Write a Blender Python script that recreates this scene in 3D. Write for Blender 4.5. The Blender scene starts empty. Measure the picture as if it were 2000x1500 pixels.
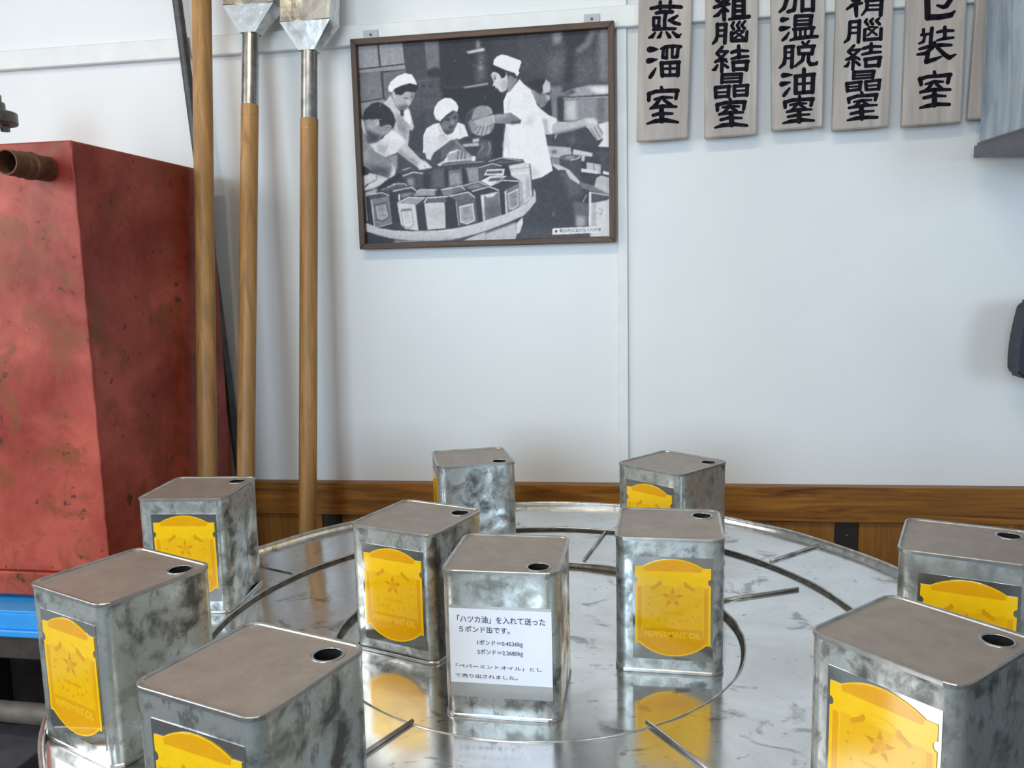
import bpy, bmesh, math, random
import numpy as np
from mathutils import Vector, Matrix

random.seed(7)
C = bpy.context.scene.collection
PI = math.pi

# ------------------------------------------------------------------ camera
A = math.radians(-9.2)                       # heading of the back wall
WN = Vector((-math.sin(A), math.cos(A), 0))  # from the camera towards the back wall
WD = Vector((math.cos(A), math.sin(A), 0))   # along the back wall, to the right
D = 1.80                                     # camera to back wall, along WN

def wp(u, o, z):
    """room coordinates: u along the back wall, o out from it, z up"""
    return WD * u + WN * (D - o) + Vector((0, 0, z))

cam = bpy.data.objects.new('camera', bpy.data.cameras.new('camera'))
C.objects.link(cam)
pitch, roll = 0.13175, -0.02341
fw = Vector((0, math.cos(pitch), -math.sin(pitch)))
up0 = Vector((0, math.sin(pitch), math.cos(pitch)))
rt = Vector((1, 0, 0)) * math.cos(roll) + up0 * math.sin(roll)
up = -Vector((1, 0, 0)) * math.sin(roll) + up0 * math.cos(roll)
mat = Matrix((rt, up, -fw)).transposed().to_4x4()
mat.translation = Vector((0, 0, 1.2663))
cam.matrix_world = mat
cam.data.sensor_width = 36
cam.data.lens = 1622.3 / 2000 * 36
cam.data.clip_start = 0.02
S = bpy.context.scene
S.camera = cam

# ------------------------------------------------------------------ light
S.view_settings.view_transform = 'Standard'
S.view_settings.look = 'None'
S.view_settings.gamma = 1
S.view_settings.exposure = 0.23
S.view_settings.use_curve_mapping = False
W = bpy.data.worlds.new('sky'); S.world = W; W.use_nodes = True
W.node_tree.nodes['Background'].inputs[0].default_value = (0.55, 0.68, 0.9, 1)
W.node_tree.nodes['Background'].inputs[1].default_value = 1.0

def area(name, u, o, z, aim, sx, sy, power, col):
    l = bpy.data.lights.new(name, 'AREA'); l.shape = 'RECTANGLE'; l.size = sx; l.size_y = sy
    l.energy = power; l.color = col
    ob = bpy.data.objects.new(name, l); C.objects.link(ob)
    ob.location = wp(u, o, z)
    d = WD * aim[0] - WN * aim[1] + Vector((0, 0, aim[2]))
    ob.rotation_euler = d.to_track_quat('-Z', 'Y').to_euler()
    return ob
UL, UR, OR, ZC = -2.6, 3.3, 4.6, 2.9         # room: left, right, rear, ceiling
area('daylight_left', UL - 0.04, 2.2, 1.875, (1, 0, 0), 2.2, 1.65, 40, (1.0, 0.96, 0.90))
area('daylight_rear', 2.45, OR + 0.04, 1.7, (0, -1, 0), 1.3, 1.4, 40, (0.60, 0.79, 1.0))
area('daylight_rear_far', -1.05, OR + 0.04, 1.7, (0, -1, 0), 1.5, 1.4, 80, (0.60, 0.80, 1.0))
area('ceiling_light', -0.5, 1.9, ZC - 0.09, (0, 0, -1), 1.2, 0.16, 18, (1.0, 0.89, 0.66))

# ------------------------------------------------------------------ materials
MATS = {}
def mat_new(name):
    m = bpy.data.materials.new(name); m.use_nodes = True
    nt = m.node_tree
    return m, nt, nt.nodes['Principled BSDF']

def setp(b, **k):
    for n, v in k.items():
        n = {'spec': 'Specular IOR Level', 'coat': 'Coat Weight', 'coatr': 'Coat Roughness'}.get(n, n.capitalize())
        b.inputs[n].default_value = v

def coords(nt, scale=(1, 1, 1), rnd=False, kind='Object'):
    tc = nt.nodes.new('ShaderNodeTexCoord'); mp = nt.nodes.new('ShaderNodeMapping')
    nt.links.new(tc.outputs[kind], mp.inputs[0]); mp.inputs['Scale'].default_value = scale
    if rnd:
        oi = nt.nodes.new('ShaderNodeObjectInfo'); mu = nt.nodes.new('ShaderNodeMath'); mu.operation = 'MULTIPLY'
        mu.inputs[1].default_value = 37.0
        nt.links.new(oi.outputs['Random'], mu.inputs[0]); nt.links.new(mu.outputs[0], mp.inputs['Location'])
    return mp.outputs[0]

def noise(nt, co, scale, detail=4, rough=0.55, dist=0.0):
    n = nt.nodes.new('ShaderNodeTexNoise'); n.inputs['Scale'].default_value = scale
    n.inputs['Detail'].default_value = detail; n.inputs['Roughness'].default_value = rough
    n.inputs['Distortion'].default_value = dist
    nt.links.new(co, n.inputs['Vector']); return n.outputs['Fac']

def ramp(nt, fac, stops):
    r = nt.nodes.new('ShaderNodeValToRGB'); e = r.color_ramp.elements
    while len(e) < len(stops): e.new(0.5)
    for el, (p, c) in zip(e, stops):
        el.position = p; el.color = (c, c, c, 1) if not hasattr(c, '__len__') else (*c, 1)
    nt.links.new(fac, r.inputs[0]); return r.outputs[0]

def mix(nt, fac, a, b, mode='MIX'):
    m = nt.nodes.new('ShaderNodeMix'); m.data_type = 'RGBA'; m.blend_type = mode
    for i, v in ((0, fac), (6, a), (7, b)):
        if hasattr(v, 'links'): nt.links.new(v, m.inputs[i])
        elif i == 0: m.inputs[0].default_value = v
        else: m.inputs[i].default_value = (*v, 1)
    return m.outputs[2]

def bump(nt, b, h, strength, dist):
    n = nt.nodes.new('ShaderNodeBump'); n.inputs['Strength'].default_value = strength; n.inputs['Distance'].default_value = dist
    nt.links.new(h, n.inputs['Height']); nt.links.new(n.outputs[0], b.inputs['Normal'])

def plain(name, col, rough=0.5, metal=0.0, var=0.12, scale=30, bumpd=0.0, rnd=False, coat=0.0):
    if name in MATS: return MATS[name]
    m, nt, b = mat_new(name)
    co = coords(nt, rnd=rnd)
    f = noise(nt, co, scale, 5)
    lo = tuple(c * (1 - var) for c in col); hi = tuple(min(1, c * (1 + var)) for c in col)
    nt.links.new(ramp(nt, f, [(0.3, lo), (0.7, hi)]), b.inputs['Base Color'])
    setp(b, roughness=rough, metallic=metal, coat=coat)
    if bumpd: bump(nt, b, f, 0.4, bumpd)
    MATS[name] = m; return m

def wood(name, dark, light, axis, fine=90, rough=0.5, contrast=(0.35, 0.68), coat=0.0, knots=1.2):
    if name in MATS: return MATS[name]
    m, nt, b = mat_new(name)
    sc = [1.0, 1.0, 1.0]; sc[axis] = 0.06
    co = coords(nt, tuple(sc), rnd=True)
    g = noise(nt, co, fine, 6, 0.6, knots)
    sc2 = [1.0, 1.0, 1.0]; sc2[axis] = 0.22
    g2 = noise(nt, coords(nt, tuple(sc2), rnd=True), 14, 3, 0.5, 1.5)
    c1 = ramp(nt, g, [(contrast[0], dark), (contrast[1], light)])
    c2 = mix(nt, ramp(nt, g2, [(0.35, 0.0), (0.7, 0.75)]), c1, tuple(x * 0.55 for x in light))
    nt.links.new(c2, b.inputs['Base Color'])
    setp(b, roughness=rough, coat=coat, spec=0.35)
    bump(nt, b, g, 0.25, 0.0015)
    MATS[name] = m; return m

def wall_paint():
    m, nt, b = mat_new('white_wall_paint')
    f = noise(nt, coords(nt), 3.0, 4)
    nt.links.new(ramp(nt, f, [(0.3, (0.75, 0.755, 0.75)), (0.7, (0.80, 0.80, 0.79))]), b.inputs['Base Color'])
    setp(b, roughness=0.32, spec=0.4)
    bump(nt, b, noise(nt, coords(nt), 6, 2), 0.15, 0.004)
    return m

def tinplate(name='dulled_tinplate', stained=False):
    """tinned sheet of the cans: grey, blotched where the tin has dulled"""
    m, nt, b = mat_new(name)
    co = coords(nt, rnd=True)
    f1 = noise(nt, co, 34, 9, 0.58, 0.3)
    f2 = noise(nt, coords(nt, (1, 1, 0.5), rnd=True), 85, 8, 0.66, 0.2)
    f3 = noise(nt, co, 9, 3, 0.5)
    c1 = ramp(nt, f1, [(0.36, (0.13, 0.135, 0.13)), (0.44, (0.34, 0.355, 0.345)), (0.50, (0.55, 0.575, 0.56)), (0.62, (0.70, 0.73, 0.71))])
    c2 = mix(nt, ramp(nt, f2, [(0.36, 0.65), (0.45, 0.0)]), c1, (0.15, 0.15, 0.14))
    c3 = mix(nt, ramp(nt, f3, [(0.44, 0.0), (0.66, 0.5)]), c2, (0.55, 0.55, 0.48))
    if stained:
        sx = nt.nodes.new('ShaderNodeSeparateXYZ'); nt.links.new(coords(nt), sx.inputs[0])
        side = ramp(nt, sx.outputs[0], [(0.0600, 0.0), (0.0635, 1.0)])
        st = ramp(nt, noise(nt, coords(nt, (1, 1, 0.45)), 24, 8, 0.62, 0.5), [(0.47, 0.0), (0.54, 0.9)])
        c3 = mix(nt, mix(nt, 1.0, side, st, 'MULTIPLY'), c3, (0.045, 0.043, 0.030))
    nt.links.new(c3, b.inputs['Base Color'])
    nt.links.new(ramp(nt, f1, [(0.38, 0.46), (0.62, 0.20)]), b.inputs['Roughness'])
    setp(b, metallic=0.78)
    bump(nt, b, noise(nt, co, 26, 3), 0.15, 0.002)
    return m

def lid_tin():
    m, nt, b = mat_new('brown_dulled_lid')
    co = coords(nt, rnd=True)
    f = noise(nt, co, 35, 8, 0.7)
    nt.links.new(ramp(nt, f, [(0.3, (0.31, 0.255, 0.225)), (0.7, (0.41, 0.35, 0.31))]), b.inputs['Base Color'])
    setp(b, metallic=0.45, roughness=0.46)
    return m

def tray_tin():
    """worn tinned table top: nearly a mirror, with smudges and scratches"""
    m, nt, b = mat_new('worn_tin_sheet')
    co = coords(nt)
    f1 = noise(nt, co, 7, 8, 0.62, 0.5)
    f2 = noise(nt, co, 19, 7, 0.6, 0.8)
    f3 = noise(nt, coords(nt, (1, 2.4, 1)), 52, 5, 0.62, 1.6)
    c1 = ramp(nt, f1, [(0.33, (0.66, 0.66, 0.65)), (0.62, (0.84, 0.85, 0.86))])
    c2 = mix(nt, ramp(nt, f2, [(0.345, 0.65), (0.415, 0.0)]), c1, (0.20, 0.195, 0.19))
    c3 = mix(nt, ramp(nt, f3, [(0.635, 0.0), (0.68, 0.6)]), c2, (0.17, 0.165, 0.16))
    nt.links.new(c3, b.inputs['Base Color'])
    nt.links.new(ramp(nt, f1, [(0.3, 0.24), (0.65, 0.09)]), b.inputs['Roughness'])
    setp(b, metallic=0.94)
    bump(nt, b, noise(nt, co, 5, 3), 0.25, 0.006)
    return m

def rust_red(name, base, light, gloss):
    m, nt, b = mat_new(name)
    co = coords(nt)
    f1 = noise(nt, co, 5, 7, 0.62, 0.4)
    f2 = noise(nt, co, 42, 9, 0.66, 0.25)
    f3 = noise(nt, co, 12, 8, 0.66, 1.0)
    c = ramp(nt, f1, [(0.38, base), (0.62, light)])
    c = mix(nt, ramp(nt, f3, [(0.50, 0.0), (0.62, 0.7)]), c, (0.20, 0.055, 0.012))
    c = mix(nt, ramp(nt, f2, [(0.62, 0.0), (0.67, 0.85)]), c, (0.045, 0.016, 0.010))
    nt.links.new(c, b.inputs['Base Color'])
    nt.links.new(ramp(nt, f2, [(0.3, gloss), (0.8, gloss + 0.25)]), b.inputs['Roughness'])
    setp(b, spec=0.38)
    bump(nt, b, f2, 0.25, 0.002)
    return m

MATS['wall'] = wall_paint()
MATS['tin'] = tinplate(); MATS['lid'] = lid_tin(); MATS['tray'] = tray_tin()
MATS['red'] = rust_red('worn_red_paint', (0.225, 0.019, 0.010), (0.47, 0.088, 0.058), 0.34)
M_white = plain('white_trim_paint', (0.78, 0.78, 0.75), 0.42, var=0.05, scale=20, bumpd=0.001)
M_black = plain('hollow_shade', (0.006, 0.006, 0.006), 0.9)  # darkness inside the cans, put into the colour of the spout holes
M_solder = plain('solder_grey', (0.52, 0.51, 0.49), 0.30, 0.9, 0.3, 60)
M_darktin = plain('dark_step', (0.10, 0.095, 0.085), 0.40, 0.75, 0.6, 70)  # darker metal tone of the tray steps and the seam line

def label_mat(name, col, rough=0.09):
    if name in MATS: return MATS[name]
    m, nt, b = mat_new(name)
    f = noise(nt, coords(nt), 160, 3)
    nt.links.new(ramp(nt, f, [(0.3, tuple(c * 0.93 for c in col)), (0.7, col)]), b.inputs['Base Color'])
    setp(b, roughness=rough, spec=0.9)
    MATS[name] = m; return m
M_yel = label_mat('yellow_print', (0.94, 0.56, 0.004))
M_yel2 = label_mat('golden_panel_print', (0.86, 0.475, 0.003))
M_ora = label_mat('orange_print', (0.80, 0.37, 0.003))
M_orb = label_mat('amber_print', (0.72, 0.335, 0.003))
M_ora2 = label_mat('deep_orange_print', (0.68, 0.30, 0.003))
M_pale = label_mat('pale_yellow_print', (0.93, 0.55, 0.02))

# ------------------------------------------------------------------ helpers
def obj(name, bm, m, parent=None, smooth=False, loc=None, rotz=None):
    me = bpy.data.meshes.new(name)
    if isinstance(bm, bpy.types.Mesh): me = bm
    else:
        bmesh.ops.recalc_face_normals(bm, faces=bm.faces[:])
        bm.to_mesh(me); bm.free()
    if m is not None and not me.materials: me.materials.append(m)
    if smooth:
        me.polygons.foreach_set('use_smooth', [True] * len(me.polygons))
    o = bpy.data.objects.new(name, me); C.objects.link(o)
    if parent: o.parent = parent
    if loc is not None: o.location = loc
    if rotz is not None: o.rotation_euler = (0, 0, rotz)
    return o

def sharp(o, deg=35):
    me = o.data
    me.polygons.foreach_set('use_smooth', [True] * len(me.polygons))
    bm = bmesh.new(); bm.from_mesh(me)
    for e in bm.edges:
        if len(e.link_faces) == 2 and e.calc_face_angle(0) > math.radians(deg): e.smooth = False
    bm.to_mesh(me); bm.free()
    return o

def tag(o, label, cat, group=None):
    o['label'] = label; o['category'] = cat
    if group: o['group'] = group
    return o

def thing(name, label, cat, loc, rotz=0.0, group=None):
    o = bpy.data.objects.new(name, None); C.objects.link(o)
    o.location = loc; o.rotation_euler = (0, 0, rotz); o.empty_display_size = 0.05
    return tag(o, label, cat, group)

def wall_thing(name, label, cat, u, o, z, group=None):
    return thing(name, label, cat, wp(u, o, z), A, group)   # local x = u, local y = towards the wall

def struct(o):
    o['kind'] = 'structure'; return o

def box(bm, x0, x1, y0, y1, z0, z1, bev=0.0, seg=2):
    vs = [bm.verts.new((x, y, z)) for z in (z0, z1) for y in (y0, y1) for x in (x0, x1)]
    idx = ((0, 2, 3, 1), (4, 5, 7, 6), (0, 1, 5, 4), (2, 6, 7, 3), (0, 4, 6, 2), (1, 3, 7, 5))
    fs = [bm.faces.new([vs[i] for i in f]) for f in idx]
    if bev:
        es = list({e for f in fs for e in f.edges})
        bmesh.ops.bevel(bm, geom=es, offset=bev, segments=seg, profile=0.5, affect='EDGES')
    return bm

def boxbm(*a, **k): return box(bmesh.new(), *a, **k)

def tube(bm, p, q, r0, r1=None, n=24, caps=True, rows=1, wob=None):
    r1 = r0 if r1 is None else r1
    p, q = Vector(p), Vector(q); d = (q - p).normalized()
    a = d.orthogonal().normalized(); b = d.cross(a)
    rings = []
    for k in range(rows + 1):
        t = k / rows; c = p.lerp(q, t); r = r0 + (r1 - r0) * t
        if wob: c = c + wob(t)
        rings.append([bm.verts.new(c + (a * math.cos(2 * PI * i / n) + b * math.sin(2 * PI * i / n)) * r) for i in range(n)])
    for k in range(rows):
        for i in range(n):
            bm.faces.new((rings[k][i], rings[k][(i + 1) % n], rings[k + 1][(i + 1) % n], rings[k + 1][i]))
    if caps:
        bm.faces.new(rings[0]); bm.faces.new(rings[-1])
    return bm

def lathe(bm, prof, n=96, closed=False):
    rings = [[bm.verts.new((r * math.cos(2 * PI * i / n), r * math.sin(2 * PI * i / n), z)) for i in range(n)] for r, z in prof]
    m = len(rings)
    for k in range(m if closed else m - 1):
        for i in range(n):
            a, b = rings[k], rings[(k + 1) % m]
            bm.faces.new((a[i], a[(i + 1) % n], b[(i + 1) % n], b[i]))
    return bm

def plate(bm, pts, y0, y1):
    """outline (x, z) given thickness between y0 (front) and y1"""
    f = [bm.verts.new((x, y0, z)) for x, z in pts]; g = [bm.verts.new((x, y1, z)) for x, z in pts]
    bm.faces.new(f); bm.faces.new(g[::-1])
    n = len(pts)
    for i in range(n): bm.faces.new((f[i], g[i], g[(i + 1) % n], f[(i + 1) % n]))
    return bm

def text_mesh(s, bold=0.0, extrude=0.0):
    """mesh of a line of text in its own x-y plane, with its bounds"""
    cu = bpy.data.curves.new('type', 'FONT'); cu.body = s; cu.size = 1.0; cu.offset = bold; cu.extrude = extrude
    cu.resolution_u = 4
    o = bpy.data.objects.new('type', cu); C.objects.link(o)
    dg = bpy.context.evaluated_depsgraph_get()
    me = bpy.data.meshes.new_from_object(o.evaluated_get(dg))
    bpy.data.objects.remove(o); bpy.data.curves.remove(cu)
    me.materials.clear()
    n = len(me.vertices)
    co = np.zeros(n * 3); me.vertices.foreach_get('co', co); co = co.reshape(-1, 3)
    return me, co

def add_text(bm, s, x0, x1, z0, z1, y, bold=0.0, shear=0.0):
    """place text filling the given rectangle, on the plane y facing -y"""
    me, co = text_mesh(s, bold)
    lo, hi = co.min(0), co.max(0)
    sx = (x1 - x0) / max(1e-6, hi[0] - lo[0]); sz = (z1 - z0) / max(1e-6, hi[1] - lo[1])
    vs = [bm.verts.new((x0 + (c[0] - lo[0]) * sx + shear * (c[1] - lo[1]) * sz, y, z0 + (c[1] - lo[1]) * sz)) for c in co]
    for p in me.polygons:
        try: f = bm.faces.new([vs[i] for i in p.vertices])
        except ValueError: pass
    bpy.data.meshes.remove(me)

def ink(name, bm, m, parent):
    for f in bm.faces:
        f.normal_update()
        if f.normal.y > 0: f.normal_flip()
    me = bpy.data.meshes.new(name); bm.to_mesh(me); bm.free(); me.materials.append(m)
    o = bpy.data.objects.new(name, me); C.objects.link(o); o.parent = parent
    return o

# ------------------------------------------------------------------ room
def wall_obj(name, u0, u1, o0, o1, z0, z1):
    return struct(obj(name, boxbm(u0, u1, -o1, -o0, z0, z1), MATS['wall'], loc=wp(0, 0, 0), rotz=A))
T = 0.12
wall_obj('wall_back', UL - T, UR + T, -T, 0, 0, ZC)
wr = wall_obj('wall_right', UR, UR + T, 0, OR, 0, ZC)
wr.data.materials.clear(); wr.data.materials.append(plain('bounce_grey_wall', (0.42, 0.42, 0.40), 0.6, var=0.1, scale=8))  # unseen wall, its grey chosen for the light it bounces back
def wall_with_holes(name, axis, at0, at1, lo, hi, holes):
    bm = bmesh.new()
    def b(a0, a1, z0, z1):
        if a1 - a0 < 1e-4: return
        if axis == 'u': box(bm, at0, at1, -a1, -a0, z0, z1)
        else: box(bm, a0, a1, -at1, -at0, z0, z1)
    c = lo
    for h0, h1, z0, z1 in holes:
        b(c, h0, 0, ZC); b(h0, h1, 0, z0); b(h0, h1, z1, ZC); c = h1
    b(c, hi, 0, ZC)
    return struct(obj(name, bm, MATS['wall'], loc=wp(0, 0, 0), rotz=A))
wall_with_holes('wall_left', 'u', UL - T, UL, 0, OR, [(1.1, 3.3, 1.05, 2.70)])
wall_with_holes('wall_rear', 'o', OR, OR + T, UL - T, UR + T, [(-1.8, -0.3, 1.0, 2.4), (1.8, 3.1, 1.0, 2.4)])
def window(name, axis, a0, a1, z0, z1, at):
    r = struct(bpy.data.objects.new(name, None)); C.objects.link(r)
    r.location = wp(0, 0, 0); r.rotation_euler = (0, 0, A)
    def b(nm, p0, p1, q0, q1, d=0.03):
        if axis == 'u': bm = boxbm(at - d, at + d, -p1, -p0, q0, q1)
        else: bm = boxbm(p0, p1, -at - d, -at + d, q0, q1)
        obj(nm, bm, M_white, r)
    w = 0.05
    b('window_frame', a0, a0 + w, z0, z1); b('window_frame', a1 - w, a1, z0, z1)
    b('window_frame', a0 + w, a1 - w, z0, z0 + w); b('window_frame', a0 + w, a1 - w, z1 - w, z1)
    mid = (a0 + a1) / 2
    b('window_mullion', mid - 0.025, mid + 0.025, z0 + w, z1 - w, 0.024)
    for k in (1, 2):
        zz = z0 + (z1 - z0) * k / 3
        b('window_mullion', a0 + w, mid - 0.025, zz - 0.015, zz + 0.015, 0.02)
        b('window_mullion', mid + 0.025, a1 - w, zz - 0.015, zz + 0.015, 0.02)
window('window_1', 'u', 1.1, 3.3, 1.05, 2.70, UL + 0.02)
window('window_2', 'o', -1.8, -0.3, 1.0, 2.4, OR - 0.02)
window('window_3', 'o', 1.8, 3.1, 1.0, 2.4, OR - 0.02)
M_floor = plain('dark_concrete', (0.075, 0.068, 0.062), 0.7, var=0.3, scale=6)
struct(obj('floor', boxbm(UL - T, UR + T, -OR - T, T, -0.1, 0), M_floor, loc=wp(0, 0, 0), rotz=A))
M_ceil = plain('ceiling_boards', (0.50, 0.44, 0.37), 0.7, var=0.1, scale=8)
struct(obj('ceiling', boxbm(UL - T, UR + T, -OR - T, T, ZC, ZC + 0.1), M_ceil, loc=wp(0, 0, 0), rotz=A))

# picture rail, vertical batten
def trim(name, bm, m=M_white):
    return struct(obj(name, bm, m, loc=wp(0, 0, 0), rotz=A))
trim('trim_1', boxbm(UL, UR, -0.018, 0, 1.7585, 1.8005, bev=0.002, seg=1))
trim('trim_2', boxbm(-0.0570, -0.0360, -0.008, 0, 0.82, 1.7585, bev=0.0015, seg=1))
trim('trim_4', boxbm(-0.0570, -0.0360, -0.008, 0, 1.8005, ZC, bev=0.0015, seg=1))

# wainscot: cap board, upright panels, dark uprights between them
M_wain = wood('oiled_wainscot', (0.085, 0.026, 0.004), (0.43, 0.17, 0.026), 0, 60, 0.38, (0.32, 0.66))
M_wainv = wood('oiled_wainscot_upright', (0.19, 0.068, 0.012), (0.46, 0.19, 0.034), 2, 60, 0.42, (0.3, 0.7))
M_wdark = plain('dark_stained_upright', (0.025, 0.013, 0.008), 0.5, var=0.3)
wains = struct(bpy.data.objects.new('trim_3', None)); C.objects.link(wains)
wains.location = wp(0, 0, 0.8059); wains.rotation_euler = (0, math.radians(-0.46), A)
obj('cap_board', boxbm(UL + 0.002, UR - 0.004, -0.028, 0, -0.0757, 0, bev=0.002, seg=1), M_wain, wains)
ups = [-2.34, -1.84, -1.34, -0.722, -0.09, 0.4184, 0.915, 1.405, 1.90]
xs = [UL + 0.04] + ups + [UR - 0.04]
for a, b in zip(xs[:-1], xs[1:]):
    obj('panel', boxbm(a + 0.0245, b - 0.0245, -0.014, 0, -0.76, -0.0759, bev=0.001, seg=1), M_wainv, wains)
for x in ups:
    o = obj('upright', boxbm(x - 0.024, x + 0.024, -0.010, 0, -0.76, -0.0759), M_wdark, wains)
    bm = bmesh.new(); bmesh.ops.create_uvsphere(bm, u_segments=10, v_segments=6, radius=0.0022)
    bmesh.ops.translate(bm, verts=bm.verts[:], vec=(x + 0.001, -0.0105, -0.108))
    obj('nail', bm, M_solder, o, smooth=True)

# ------------------------------------------------------------------ round table with its tin tray
TC = Vector((0.0265, 1.0698, 0))
RI, RM, RO = 0.2722, 0.4429, 0.5847
Z0, Z1, Z2, ZR = 0.780, 0.7880, 0.7924, 0.8025
tab = thing('round_table', 'large round work table with a worn tin tray top carrying the oil cans', 'table', (TC.x, TC.y, 0))
bm = bmesh.new()
n = 160
lathe(bm, [(0.0005, Z0), (RI * 0.5, Z0), (RI - 0.004, Z0)], n)
obj('tray_floor', bm, MATS['tray'], tab, smooth=False)
bm = lathe(bmesh.new(), [(RI - 0.001, Z1), (RI + 0.05, Z1), (RM - 0.004, Z1)], n)
obj('inner_ring_sheet', bm, MATS['tray'], tab)
for r_, a_, b_ in ((RI, Z0, Z1), (RM, Z1, Z2)):
    obj('step', lathe(bmesh.new(), [(r_ - 0.0065, a_ + 0.0002), (r_ - 0.003, a_ + 0.0012), (r_ - 0.001, b_)], n), M_darktin, tab, smooth=True)
bm = lathe(bmesh.new(), [(RM - 0.001, Z2), (RM + 0.05, Z2), (RO - 0.004, Z2), (RO - 0.001, ZR - 0.002)], n)
obj('outer_ring_sheet', bm, MATS['tray'], tab)
def ring(name, R, z, r, m, jit=0.0):
    k = 10
    bm = bmesh.new(); N = 200
    rings = []
    for i in range(N):
        t = 2 * PI * i / N
        dr = jit * math.sin(t * 23 + 1.3 * math.sin(t * 7)); 
        rings.append([bm.verts.new(((R + dr + r * math.cos(2 * PI * j / k)) * math.cos(t), (R + dr + r * math.cos(2 * PI * j / k)) * math.sin(t), z + dr + r * math.sin(2 * PI * j / k))) for j in range(k)])
    for i in range(N):
        a, b = rings[i], rings[(i + 1) % N]
        for j in range(k): bm.faces.new((a[j], b[j], b[(j + 1) % k], a[(j + 1) % k]))
    return obj(name, bm, m, tab, smooth=True)
ring('soldered_bead', RI - 0.001, Z1, 0.0013, M_solder, 0.0003)
ring('soldered_bead', RM - 0.001, Z2 + 0.0002, 0.0016, M_solder, 0.0003)
ring('rolled_rim', RO, ZR - 0.0028, 0.0034, M_solder, 0.0004)
bm = lathe(bmesh.new(), [(RO - 0.002, ZR - 0.004), (RO + 0.0015, ZR - 0.004), (RO + 0.002, 0.745), (RO - 0.002, 0.745)], n, closed=True)
obj('rim_band', bm, M_solder, tab, smooth=False)
def rod(ang, r0, r1, z, dang=0.0):
    a0, a1 = math.radians(ang), math.radians(ang + dang)
    bm = tube(bmesh.new(), (r0 * math.cos(a0), r0 * math.sin(a0), z + 0.0020), (r1 * math.cos(a1), r1 * math.sin(a1), z + 0.0024), 0.0024, n=10)
    obj('divider_rod', bm, M_solder, tab, smooth=True)
rod(72.0, 0.280, 0.436, Z1, -0.6); rod(17.2, 0.282, 0.412, Z1, -0.3)
rod(-65.7, 0.264, 0.435, Z1, 1.3); rod(-122.1, 0.268, 0.436, Z1, -1.1)
rod(30.7, 0.450, 0.578, Z2, 0.8)
bm = bmesh.new()
for a, r0, r1 in ((149.9, 0.452, 0.575),):
    t = math.radians(a)
    tube(bm, (r0 * math.cos(t), r0 * math.sin(t), Z2 + 0.0006), (r1 * math.cos(t), r1 * math.sin(t), Z2 + 0.0006), 0.0014, n=8)
obj('seam', bm, M_darktin, tab, smooth=True)
M_twood = wood('table_timber', (0.07, 0.035, 0.016), (0.20, 0.11, 0.05), 0, 50, 0.6)
obj('tabletop', lathe(bmesh.new(), [(0.0005, 0.777), (RO - 0.003, 0.777), (RO - 0.003, 0.735), (0.0005, 0.735)], 96), M_twood, tab)
obj('pedestal', lathe(bmesh.new(), [(0.0005, 0.735), (0.17, 0.735), (0.15, 0.69), (0.14, 0.16), (0.20, 0.10), (0.20, 0.06), (0.0005, 0.06)], 48), M_twood, tab)
for k in range(4):
    t = PI / 4 + k * PI / 2
    bm = bmesh.new(); box(bm, 0.10, 0.46, -0.045, 0.045, 0.0, 0.075, bev=0.006)
    bmesh.ops.rotate(bm, verts=bm.verts[:], cent=(0, 0, 0), matrix=Matrix.Rotation(t, 3, 'Z'))
    obj('foot', bm, M_twood, tab)

# ------------------------------------------------------------------ oil cans
CW, CH, CR = 0.1283, 0.170, 0.0135
def outline(w, r, nf=10, nc=5):
    """points around a rounded square, with the outward direction at each"""
    h = w / 2; out = []
    cs = [(h - r, -h + r, -PI / 2), (h - r, h - r, 0), (-h + r, h - r, PI / 2), (-h + r, -h + r, PI)]
    for i, (cx, cy, a0) in enumerate(cs):
        for k in range(nc + 1):
            t = a0 + PI / 2 * k / nc
            out.append((cx + r * math.cos(t), cy + r * math.sin(t), math.cos(t), math.sin(t)))
        nx_, ny_, b0 = cs[(i + 1) % 4]
        x1, y1 = out[-1][:2]; x2, y2 = nx_ + r * math.cos(b0), ny_ + r * math.sin(b0)
        for k in range(1, nf):
            t = k / nf
            out.append((x1 + (x2 - x1) * t, y1 + (y2 - y1) * t, out[-1][2] if k > 1 else math.cos(b0), out[-1][3] if k > 1 else math.sin(b0)))
    return out

def can_body(dents, seed):
    rnd = random.Random(seed)
    ph = [rnd.uniform(0, 6.28) for _ in range(8)]
    pts = outline(CW, CR)
    bm = bmesh.new(); rows = 30; rings = []
    for k in range(rows + 1):
        z = 0.004 + (CH - 0.008) * k / rows
        e = math.sin(PI * k / rows)
        ring_ = []
        for x, y, nx, ny in pts:
            side = math.atan2(ny, nx)
            edge = 1 - min(1, (abs(x * ny) + abs(y * nx)) / (CW / 2 - CR))   # 1 in the middle of a side
            d = e * edge * 0.0007 * (math.sin(z * 38 + ph[int((side + 3.3) * 1.2) % 8]) + 0.6 * math.sin((x + y) * 60 + ph[3]))
            for (sx, sy, at, zz, ru, rz, dep) in dents:
                if nx * sx + ny * sy > 0.3:
                    al = x * -sy + y * sx
                    q = ((al - at) / ru) ** 2 + ((z - zz) / rz) ** 2
                    d -= dep * math.exp(-q)
            ring_.append(bm.verts.new((x + nx * d, y + ny * d, z)))
        rings.append(ring_)
    n = len(pts)
    for k in range(rows):
        for i in range(n):
            bm.faces.new((rings[k][i], rings[k][(i + 1) % n], rings[k + 1][(i + 1) % n], rings[k + 1][i]))
    bm.faces.new(rings[0][::-1])
    return bm

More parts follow.
